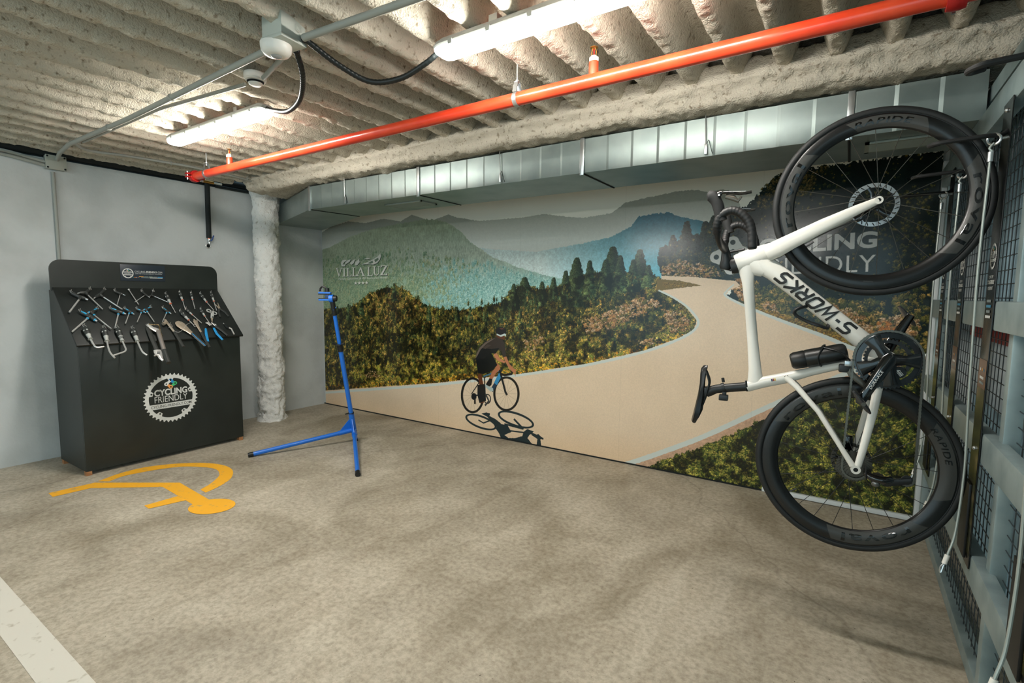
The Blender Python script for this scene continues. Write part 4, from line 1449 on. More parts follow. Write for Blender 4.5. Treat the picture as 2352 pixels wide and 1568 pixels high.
# ------------------------------------------------------------------ tool cabinet
M_cab = mat('black_lacquered_board', S(36, 42, 39), 0.42, col2=S(30, 36, 33), scale=4, lo=0.4, hi=0.6)
M_cab2 = mat('black_board_slope', S(26, 30, 28), 0.5, col2=S(34, 38, 36), scale=9, lo=0.4, hi=0.65)
M_wood = mat('raw_wood', S(178, 128, 84), 0.6, col2=S(150, 100, 62), scale=30, stretch=(1, 1, 6))
M_print = mat('white_print', S(214, 216, 212), 0.5)
CX0, CX1, CY0_, CY1_, CZ0, CZ1 = -5.27, -4.72, 1.35, 2.545, 0.03, 0.985
cab = thing('tool_cabinet', 'black wooden bike tool cabinet with sloping tool board against the white wall', 'cabinet', (-5.0, 1.95, 0.0))
MB().box((CX1 - 0.009, (CY0_ + CY1_) / 2, (CZ0 + CZ1) / 2), (0.018, CY1_ - CY0_, CZ1 - CZ0), bev=0.002).build('front_panel', M_cab, cab)
sidep = [(CX0, CZ0), (CX1 - 0.019, CZ0), (CX1 - 0.019, CZ1 - 0.012), (-5.125, 1.392), (-5.162, 1.395), (CX0, 1.395)]
for y in (CY0_ + 0.018, CY1_):
    MB().prism(sidep, (0, y, 0), (1, 0, 0), (0, 0, 1), 0.018).build('side_panel', M_cab, cab)
# sloping board
B0 = np.array([-4.695, 0.0, 0.992])
B1 = np.array([-5.140, 0.0, 1.417])
bu = (B1 - B0) / np.linalg.norm(B1 - B0)
bn = np.array([-bu[2] * -1.0, 0, 0])
bn = np.cross(bu, np.array([0, 1.0, 0]))
bn = bn if bn[0] > 0 else -bn
BL = float(np.linalg.norm(B1 - B0))
yb0, yb1 = 1.336, 2.568
mb = MB()
c = (B0 + B1) / 2 + np.array([0, (yb0 + yb1) / 2, 0]) - bn * 0.009
Rb = Matrix((( bu[0], 0, bn[0]), (0, 1, 0), (bu[2], 0, bn[2])))
if Rb.determinant() < 0:
    Rb = Matrix((( bu[0], 0, bn[0]), (0, -1, 0), (bu[2], 0, bn[2])))
mb.box(c, (BL, yb1 - yb0, 0.018), Rb, bev=0.004)
mb.build('tool_board', M_cab2, cab)
# back panel with rounded corners
ph0, ph1, zt = 1.328, 2.574, 1.632
r_ = 0.075
pts = [(ph0, 1.39), (ph1, 1.39)]
pts += [(ph1 - r_ + r_ * math.cos(a), zt - r_ + r_ * math.sin(a)) for a in np.linspace(0, math.pi / 2, 8)]
pts += [(ph0 + r_ - r_ * math.sin(a), zt - r_ + r_ * math.cos(a)) for a in np.linspace(0, math.pi / 2, 8)]
MB().prism(pts, (-5.158, 0, 0), (0, 1, 0), (0, 0, 1), 0.018).build('back_panel', M_cab, cab)
for (x, y) in ((-4.74, 1.365), (-4.74, 2.52), (-5.22, 1.365), (-5.22, 2.52)):
    MB().box((x, y, 0.0155), (0.045, 0.035, 0.031)).build('foot', M_wood, cab, smooth=None)


# printed chainring emblem ------------------------------------------------
def emblem(root, o, ux, uy, R, wht, small=False, name='chainring_print'):
    """toothed ring, chain links and the two-line wordmark, drawn flat on the plane o, ux, uy"""
    o, ux, uy = np.array(o, float), np.array(ux, float), np.array(uy, float)
    nrm = np.cross(ux, uy)
    T = 40
    outer, inner = [], []
    n = T * 8
    for i in range(n):
        a = 2 * math.pi * i / n
        ph_ = (i % 8) / 8.0
        ro = R * (1.0 if ph_ in (0.0,) else (0.985 if ph_ in (0.125, 0.875) else (0.945 if ph_ in (0.25, 0.75) else 0.925)))
        k = min(abs(((a - math.pi / 2 - 2 * math.pi * j / 5 + math.pi) % (2 * math.pi)) - math.pi) for j in range(5))
        ri = R * (0.80 if k > 0.14 else (0.68 if k < 0.10 else 0.80 - 0.12 * (0.14 - k) / 0.04))
        outer.append((ro * math.cos(a), ro * math.sin(a)))
        inner.append((ri * math.cos(a), ri * math.sin(a)))
    V = np.array(outer + inner)
    F = [(i, (i + 1) % n, n + (i + 1) % n, n + i) for i in range(n)]
    em = lay(V, F, o, ux, uy).build(name, wht, root, smooth=None)
    e = nrm * 0.0006
    holes = MB()
    for j in range(5):
        a = math.pi / 2 + 2 * math.pi * j / 5
        V = [(R * 0.735 * math.cos(a) + R * 0.035 * math.cos(t), R * 0.735 * math.sin(a) + R * 0.035 * math.sin(t)) for t in np.linspace(0, 2 * math.pi, 12, endpoint=False)]
        lay(V, [tuple(range(12))], o + e, ux, uy, holes)
    holes.build('bolt_hole_print', M_cab, em, smooth=None)
    band = [(-0.80, -0.40), (0.80, -0.40), (0.80, -0.20), (-0.80, -0.20)]
    lay([(a * R, b * R) for a, b in band], [(0, 1, 2, 3)], o + e * 0.5, ux, uy).build('banner_print', wht, em, smooth=None)
    V, F = text_fit('CYCLING', -0.60 * R, 0.60 * R, 0.12 * R, 0.38 * R, 0.035)
    lay(V, F, o + e, ux, uy).build('wordmark_print', wht, em, smooth=None)
    V, F = text_fit('FRIENDLY', -0.60 * R, 0.60 * R, -0.14 * R, 0.10 * R, 0.0)
    lay(V, F, o + e, ux, uy).build('wordmark_print', wht, em, smooth=None)
    V, F = text_fit('CYCLING-FRIENDLY.COM', -0.74 * R, 0.74 * R, -0.355 * R, -0.245 * R, 0.004)
    lay(V, F, o + e * 1.5, ux, uy).build('wordmark_print', M_cab, em, smooth=None)
    cols = [S(44, 150, 210), S(70, 190, 120), S(236, 160, 90), S(220, 222, 220)]
    cc = [(0.0, 0.70), (0.16, 0.57), (0.0, 0.44), (-0.16, 0.57)]
    for k in range(4):
        a, b = np.array(cc[k]), np.array(cc[(k + 1) % 4])
        d = (b - a) / np.linalg.norm(b - a)
        w = np.array([-d[1], d[0]])
        q = 0.075
        P_ = [a + w * q * math.cos(t) - d * q * math.sin(t) for t in np.linspace(0, math.pi, 8)] + [(a + b) / 2 - w * q * 0.6] + [b - w * q * 0.6, b + w * q * 0.6] + [(a + b) / 2 + w * q * 0.6]
        mk = mat('link_print_%d' % k, cols[k], 0.5)
        lay([p * R for p in P_], [tuple(range(len(P_)))], o + e * (1 + 0.3 * k), ux, uy).build('link_print', mk, em, smooth=None)
        H_ = [a * R + R * 0.03 * np.array([math.cos(t), math.sin(t)]) for t in np.linspace(0, 2 * math.pi, 10, endpoint=False)]
        lay(H_, [tuple(range(10))], o + e * 3, ux, uy).build('link_hole_print', M_cab, em, smooth=None)
    return em


emblem(cab, (CX1 + 0.0012, 1.948, 0.503), (0, 1, 0), (0, 0, 1), 0.208, M_print)
# small printed plate on the back panel
M_plate = mat('navy_plate', S(38, 48, 58), 0.35)
plate = MB().box((-5.138, 1.953, 1.547), (0.006, 0.336, 0.139), bev=0.001).build('sign_plate', M_plate, cab)
plate['label'] = 'dark navy printed sign plate'


def plate_text(body, y0, y1, z0, z1, m, bold=0.0):
    V, F = text_fit(body, y0, y1, z0, z1, bold)
    lay(V, F, (-5.1344, 0, 0), (0, 1, 0), (0, 0, 1)).build('lettering', m, plate, smooth=None)


plate_text('CYCLING-', 1.888, 1.973, 1.550, 1.565, M_print)
plate_text('FRIENDLY', 1.975, 2.058, 1.550, 1.565, M_print, 0.03)
plate_text('.COM', 2.060, 2.098, 1.550, 1.565, M_print)
plate_text('JOIN THE CYCLING FRIENDLY MOVEMENT', 1.891, 2.098, 1.536, 1.544, M_print)
for (y0_, y1_, z_, cc_, nm_) in ((1.918, 1.952, 1.5170, S(226, 160, 70), 'amber'), (1.956, 1.990, 1.5165, S(120, 132, 132), 'dim'), (1.994, 2.022, 1.5160, S(150, 170, 150), 'sage'), (2.026, 2.058, 1.5155, S(120, 132, 132), 'dim'), (2.062, 2.101, 1.5150, S(40, 140, 190), 'azure'), (1.935, 1.996, 1.5085, S(120, 132, 132), 'dim'), (2.000, 2.099, 1.5075, S(214, 216, 212), 'pale')):
    lay([(y0_, z_ - 0.0026), (y1_, z_ - 0.0026), (y1_, z_ + 0.0026), (y0_, z_ + 0.0026)], [(0, 1, 2, 3)], (-5.1344, 0, 0), (0, 1, 0), (0, 0, 1)).build('print_line', mat(nm_ + '_print', cc_, 0.5), plate, smooth=None)
for k, cc_ in enumerate((S(80, 190, 200), S(220, 120, 60), S(220, 150, 60), S(220, 220, 220), S(210, 70, 60), S(70, 190, 210))):
    V = [(1.875 + 0.0085 * k + 0.0024 * math.cos(t), 1.509 + 0.0024 * math.sin(t)) for t in np.linspace(0, 2 * math.pi, 8, endpoint=False)]
    lay(V, [tuple(range(8))], (-5.1344, 0, 0), (0, 1, 0), (0, 0, 1)).build('dot_print', mat('dot_print_%d' % k, cc_, 0.5), plate, smooth=None)
em2 = emblem(cab, (-5.1344, 1.838, 1.542), (0, 1, 0), (0, 0, 1), 0.043, M_print)

# ------------------------------------------------------------------ the tools hung on the board
M_grip = mat('black_grip', S(52, 54, 52), 0.42)
M_grey = mat('grey_grip', S(176, 178, 174), 0.5)
M_blue = mat('blue_grip', S(40, 140, 200), 0.4)
M_blue2 = mat('cyan_ring', S(50, 170, 220), 0.4)
M_orange = mat('orange_ring', S(230, 90, 40), 0.4)
M_beige = mat('satin_steel', S(200, 184, 164), 0.35, 0.6)


def tb(c, side, h=0.022):
    """crop pixel on the board -> point a little above the board"""
    px = (100 + c[0] / 7.838, 640 + c[1] / 7.838) if side == 'L' else (340 + c[0] / 7.842, 640 + c[1] / 7.842)
    return Vector(at_plane(px, B0 + bn * h, bn))


NB = Vector(bn)
GTOOL = 'bike tools hung on the black tool board'


def hang_ring(t, p, r=0.011):
    p = Vector(p)
    MB().ring(p + Vector((0, 0, r * 0.8)), NB + Vector((0, 0.5, 0)), r, 0.0014, 16, 5).build('hanging_ring', M_steel, t)
    MB().cyl(p + Vector((0, 0, r * 1.5)) - NB * 0.022, p + Vector((0, 0, r * 1.5)) + NB * 0.012, 0.0022, n=6).build('nail', M_steel, t)


def t_key(side, A, B, J, Tip, label, blue=False, rg=0.013, rs=0.0045):
    a, b, j, s = [tb(x, side) for x in (A, B, J, Tip)]
    t = thing('hex_key', label, 'hex key', tuple(s), GTOOL)
    d = (b - a)
    g = MB()
    be = b - d.normalized() * 0.018
    g.tube([a, a + d * 0.08, j + (a - j) * 0.25, j, j + (be - j) * 0.6, be], [rg * 0.55, rg * 0.95, rg * 0.85, rg * 1.05, rg * 0.9, rg * 0.7], 10, ry=[rg * 0.5, rg * 0.7, rg * 0.7, rg * 0.8, rg * 0.7, rg * 0.6])
    ds = (s - j).normalized()
    g.tube([j, j + ds * rg * 1.8], [rg * 0.95, rg * 0.55], 10)
    grip = g.build('grip', M_grip, t)
    if blue:
        m0, m1 = a + d * 0.06 + NB * rg * 0.5, a + d * 0.36 + NB * rg * 0.62
        MB().tube([m0, m1], rg * 0.36, 8).build('blue_inlay', M_blue2, grip)
    MB().cyl(j + ds * rg * 1.75, j + ds * (rg * 1.75 + 0.008), rg * 0.62, n=10).build('collar', M_blue2 if blue else M_grip, t)
    MB().cyl(j + ds * rg * 1.7, s, rs, n=6).build('shaft', M_steel, t)
    MB().cyl(be - d.normalized() * 0.004, b, rs, n=6).build('short_tip', M_steel, t)
    if blue:
        MB().cyl(be - d.normalized() * 0.003, be + d.normalized() * 0.005, rg * 0.7, n=10).build('collar', M_blue2, t)
    hang_ring(t, a)
    return t


t_key('L', (500, 250), (800, 378), (668, 335), (465, 600), 'thick black T-handle hex key at the upper corner, shaft pointing down towards the cabinet side', rs=0.0065, rg=0.015)
t_key('L', (840, 200), (605, 266), (755, 250), (1068, 548), 'black T-handle hex key crossing behind the thick one at the upper corner', rs=0.0045, rg=0.014)
t_key('L', (1100, 200), (905, 352), (1015, 285), (1420, 550), 'black T-handle hex key with the longest shaft in the top row', rs=0.0045, rg=0.014)
t_key('L', (1285, 225), (1472, 298), (1385, 268), (1325, 465), 'small black T-handle key in the top row just before the plain ball rod', rg=0.009, rs=0.0032)
t_key('L', (1770, 230), (1912, 338), (1838, 285), (1645, 418), 'small black T-handle key whose shaft crosses the plain ball rod', rg=0.009, rs=0.0028)
t_key('R', (95, 232), (22, 330), (70, 295), (355, 418), 'small black T-handle key pointing at the first screwdriver of the top row', rg=0.008, rs=0.0028)
t_key('L', (660, 590), (965, 762), (835, 675), (520, 950), 'thick T-handle key with blue rings in the second row, shaft towards the cabinet side', True, 0.016, 0.0065)
t_key('L', (972, 545), (785, 622), (858, 610), (1220, 898), 'T-handle key with blue collar lying behind the thick blue-ringed one', True, 0.014, 0.0045)
t_key('L', (1205, 540), (1482, 632), (1355, 598), (1285, 890), 'blue-ringed T-handle key hanging above the bent key with banded grey ferrule', True, 0.014, 0.005)
t_key('L', (1465, 545), (1635, 638), (1552, 592), (1475, 805), 'slim blue-ringed T-handle key, single, between larger and paired ones', True, 0.011, 0.0038)
t_key('L', (1680, 550), (1850, 610), (1770, 583), (1685, 780), 'slim blue-ringed T-handle key of a crossing pair, shaft pointing towards the cabinet side', True, 0.010, 0.0035)
t_key('L', (1930, 520), (1785, 566), (1845, 560), (1995, 775), 'slim blue-collared T-handle key of a crossing pair, shaft pointing away from its twin', True, 0.010, 0.0035)
t_key('R', (270, 535), (418, 628), (345, 590), (260, 775), 'slim blue-ringed T-handle key above the lockring wrench', True, 0.010, 0.0035)

a, b = tb((1535, 195), 'L'), tb((1712, 462), 'L')
t = thing('ball_rod', 'plain thin steel rod with ball end in the top row', 'rod', tuple(b), GTOOL)
MB().cyl(a, b, 0.0035, n=8).build('rod', M_steel, t)
MB().sphere(a, 0.009, 12, 8).build('ball_end', M_steel, t)


def handle_parts(t, a, b, r, ring=True, band=False):
    """moulded screwdriver handle from a (butt) to b (ferrule)"""
    d = b - a
    P = [a + d * k for k in (0, 0.06, 0.25, 0.5, 0.62)]
    g = MB().tube(P, [r * 0.6, r * 0.95, r * 1.08, r, r * 0.82], 12).build('grip', M_grip, t)
    MB().tube([a + d * k for k in (0.60, 0.72, 0.86, 0.95)], [r * 0.85, r * 0.70, r * 0.62, r * 0.86], 12).build('grey_ferrule', M_grey, t)
    sd = d.normalized().cross(NB).normalized()
    for k, nn in ((0.30, NB), (0.30, (sd + NB * 0.4).normalized())):
        MB().sphere(a + d * k + nn * r * 0.8, r * 0.42, 10, 6).build('grey_inlay', M_grey, g)
    if band:
        for k in (0.66, 0.72, 0.78):
            MB().ring(a + d * k, d, r * 0.74, 0.0022, 14, 5).build('black_band', M_grip, t)
    if ring:
        MB().cyl(a + d * 0.94, a + d * 1.0, r * 0.66, r * 0.5, n=12).build('orange_ring', M_orange, t)
    return g


def bent_key(H0, H1, path, label, r=0.019, rs=0.006, band=False):
    a, b = tb(H0, 'L', 0.026), tb(H1, 'L', 0.026)
    P = [b + (a - b) * 0.04] + [tb(p, 'L', 0.026) for p in path]
    t = thing('bent_hex_key', label, 'hex key', tuple(P[-1]), GTOOL)
    handle_parts(t, a, b, r, ring=False, band=band)
    MB().tube(arc_path(P, 0.03), rs, 8).build('shaft', M_steel, t)
    hang_ring(t, a, 0.014)


bent_key((740, 875), (850, 1095), [(940, 1245), (1090, 1220)], 'bent hex key with grey and black handle, first of the bottom row, short foot')
bent_key((1090, 895), (1145, 1135), [(1160, 1220), (1195, 1330), (1285, 1425)], 'bent hex key second in the bottom row, curved foot pointing down')
bent_key((1330, 895), (1425, 1135), [(1500, 1300), (1255, 1380)], 'bent hex key with banded ferrule, foot turned back under its neighbour', band=True)
bent_key((1605, 905), (1695, 1135), [(1740, 1245), (1785, 1325), (1865, 1375)], 'bent hex key standing alone just before the black adjustable wrench', rs=0.0065)


def screwdriver(c0, c1, c2, label, r=0.013, rs=0.0032, loop=True):
    a, b, s = [tb(c, 'R', 0.02) for c in (c0, c1, c2)]
    t = thing('screwdriver', label, 'screwdriver', tuple(s), GTOOL)
    handle_parts(t, a, b, r)
    MB().cyl(b - (b - a) * 0.03, s, rs, n=8).build('shaft', M_steel, t)
    d = (s - b).normalized()
    MB().tube([s - d * 0.012, s], [rs, rs * 0.5], 6, ry=[rs, rs * 1.5]).build('blade_tip', M_steel, t)
    hang_ring(t, a, 0.010)


screwdriver((320, 280), (410, 455), (495, 610), 'screwdriver with orange ring, first in the top row beside the T-handle keys', 0.015)
screwdriver((570, 250), (622, 390), (675, 560), 'second screwdriver of the top row, with large wire ring', 0.012)
screwdriver((775, 265), (803, 378), (845, 540), 'smallest screwdriver, third in the top row', 0.010)
screwdriver((945, 275), (1060, 425), (1180, 560), 'slanting screwdriver fourth in the top row, tip above the scissors', 0.012)
screwdriver((1135, 260), (1188, 410), (1235, 570), 'last screwdriver of the top row, touching the long-nose pliers', 0.012)
screwdriver((580, 590), (738, 748), (830, 840), 'thick slanting screwdriver first in the second row, above the bottom bracket wrench', 0.014)
screwdriver((685, 550), (803, 652), (965, 795), 'thin long screwdriver second in the second row', 0.010)
screwdriver((950, 555), (1025, 678), (1130, 830), 'screwdriver third in the second row, tip on the blue pliers', 0.011)


def flat_bar(pts, side, widths, h, th, mb=None):
    """flat tapered bar along crop points lying on the board"""
    P = [tb(p, side, h) for p in pts]
    mb = mb or MB()
    mb.tube(P, [th] * len(P), 8, up=tuple(NB), ry=widths)
    return mb


t = thing('adjustable_wrench', 'black-handled adjustable wrench hanging head down over the board edge', 'wrench', tuple(tb((250, 1470), 'R')), GTOOL)
flat_bar([(0, 880), (60, 1050), (165, 1290)], 'R', [0.017, 0.017, 0.016], 0.024, 0.006).build('handle', M_grip, t)
flat_bar([(165, 1285), (185, 1330), (205, 1380)], 'R', [0.026, 0.030, 0.022], 0.024, 0.008).build('head', M_steel, t)
flat_bar([(130, 1380), (110, 1385)], 'R', [0.008, 0.004], 0.024, 0.008).build('fixed_jaw', M_steel, t)
flat_bar([(210, 1370), (235, 1430), (270, 1475)], 'R', [0.020, 0.016, 0.006], 0.024, 0.007).build('moving_jaw', M_steel, t)
for k in range(2):
    flat_bar([(160, 1320 + 22 * k), (215, 1320 + 22 * k)], 'R', [0.0035, 0.0035], 0.033, 0.002).build('adjusting_screw', M_dark, t)
hang_ring(t, tb((0, 870), 'R'), 0.016)
t = thing('chain_whip', 'silver chain whip with dangling chain and black grip end', 'chain whip', tuple(tb((370, 1515), 'R')), GTOOL)
flat_bar([(0, 820), (60, 880), (185, 935), (195, 960)], 'R', [0.012, 0.018, 0.026, 0.018], 0.036, 0.005).build('head', M_steel, t)
MB().tube([tb((180, 945), 'R', 0.036), tb((290, 1290), 'R', 0.036)], 0.0165, 14).build('handle', mat('satin_alu', S(206, 196, 190), 0.3, 0.85), t)
MB().tube([tb((288, 1285), 'R', 0.036), tb((372, 1515), 'R', 0.036)], 0.0175, 14).build('grip', M_grip, t)
mc = mat('chain_links', S(150, 132, 96), 0.35, 0.85)
cp = smooth_path([tuple(tb(q, 'R', 0.042)) for q in ((15, 820), (110, 826), (185, 830), (205, 860), (212, 920), (240, 1000), (252, 1080))], 6)
for k in range(0, len(cp) - 1, 2):
    MB().tube([cp[k], cp[k + 1]], 0.0042, 6, up=tuple(NB), ry=0.006).build('chain_link', mc, t)
t = thing('lockring_wrench', 'lockring wrench with hex socket and long black grip', 'wrench', tuple(tb((640, 1220), 'R')), GTOOL)
flat_bar([(305, 735), (400, 860), (480, 965)], 'R', [0.010, 0.010, 0.009], 0.026, 0.005).build('steel_bar', M_beige, t)
flat_bar([(475, 955), (640, 1222)], 'R', [0.012, 0.013], 0.026, 0.006).build('grip', M_grip, t)
MB().cyl(tb((330, 780), 'R', 0.03), tb((270, 815), 'R', 0.03), 0.014, n=8).build('hex_socket', M_beige, t)
hang_ring(t, tb((400, 870), 'R'), 0.02)
t = thing('bottom_bracket_wrench', 'broad beige steel wrench with round head and blue-striped black handle', 'wrench', tuple(tb((1040, 1200), 'R')), GTOOL)
flat_bar([(520, 770), (545, 790), (590, 830), (650, 880), (720, 930), (790, 985)], 'R', [0.016, 0.030, 0.038, 0.032, 0.022, 0.017], 0.026, 0.004).build('steel_head', M_beige, t)
flat_bar([(785, 978), (1042, 1205)], 'R', [0.017, 0.018], 0.026, 0.006).build('grip', M_grip, t)
flat_bar([(800, 985), (1035, 1205)], 'R', [0.003, 0.003], 0.034, 0.002).build('blue_stripe', M_blue, t)
MB().ring(tb((570, 815), 'R', 0.031), NB, 0.015, 0.002, 20, 6).build('head_ring', M_beige, t)
MB().tube(smooth_path([tuple(tb(q, 'R', 0.03)) for q in ((760, 790), (690, 830), (640, 900), (560, 960), (470, 940), (400, 880), (370, 880))], 6), 0.0016, 6).build('wire_loop', M_steel, t)
t = thing('pedal_wrench', 'pedal wrench with open jaw and slim black grip below the wire ring', 'wrench', tuple(tb((1110, 1230), 'R')), GTOOL)
flat_bar([(850, 760), (870, 810), (915, 890), (965, 975)], 'R', [0.018, 0.016, 0.010, 0.009], 0.022, 0.004).build('steel_bar', M_beige, t)
flat_bar([(830, 730), (845, 760)], 'R', [0.006, 0.010], 0.022, 0.004).build('jaw', M_beige, t)
flat_bar([(885, 735), (880, 775)], 'R', [0.005, 0.006], 0.022, 0.004).build('jaw', M_beige, t)
flat_bar([(960, 965), (1110, 1235)], 'R', [0.012, 0.012], 0.022, 0.006).build('grip', M_grip, t)
MB().ring(tb((850, 840), 'R', 0.03), NB, 0.014, 0.0015, 18, 6).build('hanging_ring', M_steel, t)
t = thing('cable_cutter', 'cable cutter with two bright blue handles', 'pliers', tuple(tb((1080, 1130), 'R')), GTOOL)
flat_bar([(1045, 800), (1080, 790), (1130, 840)], 'R', [0.010, 0.016, 0.016], 0.024, 0.005).build('jaw', M_steel, t)
flat_bar([(1040, 900), (1050, 1000), (1082, 1130)], 'R', [0.009, 0.012, 0.009], 0.026, 0.007).build('blue_handle', M_blue, t)
flat_bar([(1185, 890), (1240, 990), (1345, 1100)], 'R', [0.009, 0.012, 0.009], 0.026, 0.007).build('blue_handle', M_blue, t)
flat_bar([(1040, 905), (1050, 850), (1130, 830)], 'R', [0.006, 0.006, 0.008], 0.022, 0.005).build('arm', M_dark, t)
flat_bar([(1185, 895), (1140, 840), (1080, 820)], 'R', [0.006, 0.008, 0.008], 0.022, 0.005).build('arm', M_dark, t)
t = thing('long_nose_pliers', 'long-nose pliers with spread dark handles at the board edge', 'pliers', tuple(tb((1455, 675), 'R')), GTOOL)
for a_, b_, c_, d_ in (((1255, 435), (1290, 540), (1270, 600), (1302, 690)), ((1198, 452), (1290, 540), (1380, 590), (1455, 678))):
    flat_bar([a_, ((a_[0] + b_[0]) / 2, (a_[1] + b_[1]) / 2), b_], 'R', [0.002, 0.005, 0.010], 0.02, 0.005).build('jaw', M_beige, t)
    flat_bar([b_, c_, d_], 'R', [0.009, 0.010, 0.007], 0.02, 0.006).build('handle', M_grip, t)
t = thing('scissors', 'small grey-handled scissors hanging point down', 'scissors', tuple(tb((1155, 780), 'R')), GTOOL)
for c_, n_ in (((1095, 575), 1), ((1200, 620), 1)):
    MB().ring(tb(c_, 'R', 0.02), NB, 0.0165, 0.005, 20, 8).build('finger_ring', M_grey, t)
flat_bar([(1125, 610), (1160, 580), (1160, 650), (1150, 710)], 'R', [0.010, 0.014, 0.014, 0.011], 0.02, 0.006).build('handle', M_grey, t)
flat_bar([(1150, 705), (1155, 782)], 'R', [0.010, 0.003], 0.02, 0.003).build('blade', M_beige, t)
MB().cyl(tb((1165, 688), 'R', 0.024), tb((1165, 688), 'R', 0.030), 0.005, n=10).build('pivot', M_dark, t)
t = thing('housing_cutter', 'closed black-handled cutter lying slanted beside the blue cutter', 'pliers', tuple(tb((1430, 1020), 'R')), GTOOL)
flat_bar([(1140, 790), (1180, 815), (1230, 850)], 'R', [0.003, 0.009, 0.010], 0.02, 0.005).build('jaw', M_steel, t)
flat_bar([(1210, 850), (1330, 930), (1435, 1022)], 'R', [0.010, 0.012, 0.009], 0.02, 0.007).build('handle', M_grip, t)
MB().sphere(tb((1218, 825), 'R', 0.03), 0.006, 10, 6).build('pivot', M_steel, t)
t = thing('chain_tool', 'small silver chain tool at the far corner of the board', 'chain tool', tuple(tb((1550, 1000), 'R')), GTOOL)
flat_bar([(1370, 820), (1410, 860), (1450, 890)], 'R', [0.006, 0.010, 0.009], 0.02, 0.008).build('body', M_dark, t)
flat_bar([(1455, 880), (1500, 900), (1525, 950), (1552, 998)], 'R', [0.008, 0.007, 0.006, 0.006], 0.02, 0.006).build('handle', M_steel, t)
MB().cyl(tb((1355, 795), 'R', 0.022), tb((1400, 850), 'R', 0.022), 0.0028, n=8).build('threaded_pin', M_steel, t)

# ------------------------------------------------------------------ blue repair stand
M_stand = mat('blue_stand_paint', S(20, 106, 204), 0.38, coat=0.25)
SB = Vector((-3.828, 3.126, 0.0))
ST = Vector((-3.744, 2.842, 1.29))
F1, F2 = Vector((-4.172, 2.281, 0.018)), Vector((-3.048, 2.504, 0.018))
st = thing('repair_stand', 'blue tubular bike repair stand with clamp head standing before the mural', 'repair stand', tuple(SB))
md = (ST - SB).normalized()


def ms(z):
    return SB + md * (z / md.z)


MB().cyl(ms(0.012), ms(0.92), 0.0205, n=20).build('lower_mast', M_stand, st)
MB().cyl(ms(0.90), ms(1.225), 0.0170, n=20).build('upper_mast', M_stand, st)
MB().cyl(ms(0.0), ms(0.02), 0.0225, n=20).build('mast_foot', M_black, st)
cl = MB().cyl(ms(0.875), ms(0.935), 0.0255, n=20).build('height_collar', M_black, st)
c_ = ms(0.94)
MB().tube(arc_path([c_ + Vector((0.03, -0.02, -0.01)), c_ + Vector((0.0, -0.035, 0.0)), c_ + Vector((-0.06, -0.03, 0.004)), c_ + Vector((-0.085, -0.01, 0.0))], 0.02), 0.009, 8, ry=0.006).build('quick_release_lever', M_black, cl)
MB().cyl(c_ + Vector((0.02, 0.0, 0)), c_ + Vector((0.05, 0.012, 0.004)), 0.008, n=10).build('clamp_nut', M_black, cl)
hubz = 0.135
MB().cyl(ms(0.06), ms(0.285), 0.0255, n=20).build('leg_bracket', M_stand, st)
MB().ring(ms(0.285), md, 0.0245, 0.004, 20, 6).build('lock_ring', M_black, st)
for s in (-1, 1):
    MB().cyl(ms(0.28) + Vector((s * 0.02, -0.005, 0)), ms(0.28) + Vector((s * 0.055, -0.02, -0.012 if s < 0 else 0.008)), 0.006, n=8).build('lock_lever', M_black, st)
for F, start in ((F1, 0.115), (F2, 0.115)):
    a = ms(start)
    d = (F - a)
    mid = a + d * 0.16
    MB().cyl(a + d * 0.012, mid, 0.0225, n=18).build('leg_socket', M_stand, st)
    MB().cyl(mid - d * 0.02, F - d * 0.035, 0.0185, n=18).build('leg', M_stand, st)
    MB().cyl(F - d * 0.045, F, 0.0205, n=18).build('leg_cap', M_black, st)
    MB().cyl(a + d * 0.05 + Vector((0, -0.03, 0)), a + d * 0.05 + Vector((0, 0.03, 0)), 0.005, n=8).build('bolt', M_black, st)
    up = ms(0.25)
    nrm = d.cross(md).normalized() * 0.004
    tri = [a + d * 0.15 + Vector((0, 0, 0.012)), a + d * 0.01, ms(0.135), up]
    vs = [p + nrm for p in tri] + [p - nrm for p in tri]
    MB().add(vs, [(0, 1, 2, 3), (7, 6, 5, 4), (0, 4, 5, 1), (1, 5, 6, 2), (2, 6, 7, 3), (3, 7, 4, 0)]).build('gusset_plate', M_stand, st, smooth=None)
# clamp head
hd0 = ms(1.20)
MB().tube([hd0, ms(1.30), ms(1.335)], [0.022, 0.021, 0.020], 16).build('head_neck', M_black, st)
side = Vector((0.835, 0.551, 0.0))      # across the view
fw = Vector((-0.551, 0.834, 0.0))
hc = ms(1.345)
MB().tube([hc + side * 0.040, hc + side * 0.012], [0.026, 0.028], 20).build('head_knob', M_black, st)
jh = MB().tube([hc + side * 0.014, hc - side * 0.020], [0.034, 0.034], 24).build('clamp_disc', M_stand, st)
for dz, nm in ((0.048, 'upper_jaw'), (-0.012, 'lower_jaw')):
    c = hc - side * 0.060 + Vector((0, 0, dz))
    R3 = Matrix((side, fw, Vector((0, 0, 1)))).transposed()
    j = MB().box(c, (0.105, 0.032, 0.014), R3, bev=0.004).build(nm, M_stand, st)
    MB().box(c + Vector((0, 0, -0.011 if dz > 0 else 0.010)), (0.108, 0.030, 0.009), R3, bev=0.003).build('jaw_pad', M_black, j)
MB().box(hc - side * 0.042 + Vector((0, 0, 0.018)), (0.034, 0.022, 0.055), Matrix((side, fw, Vector((0, 0, 1)))).transposed(), bev=0.004).build('jaw_slide', mat('dark_blue', S(16, 50, 96), 0.4), st)
kc = hc - side * 0.040 + Vector((0, 0, 0.078))
MB().cyl(kc + Vector((0, 0, -0.02)), kc + Vector((0, 0, 0.012)), 0.020, 0.018, n=16).build('cam_knob', M_black, st)
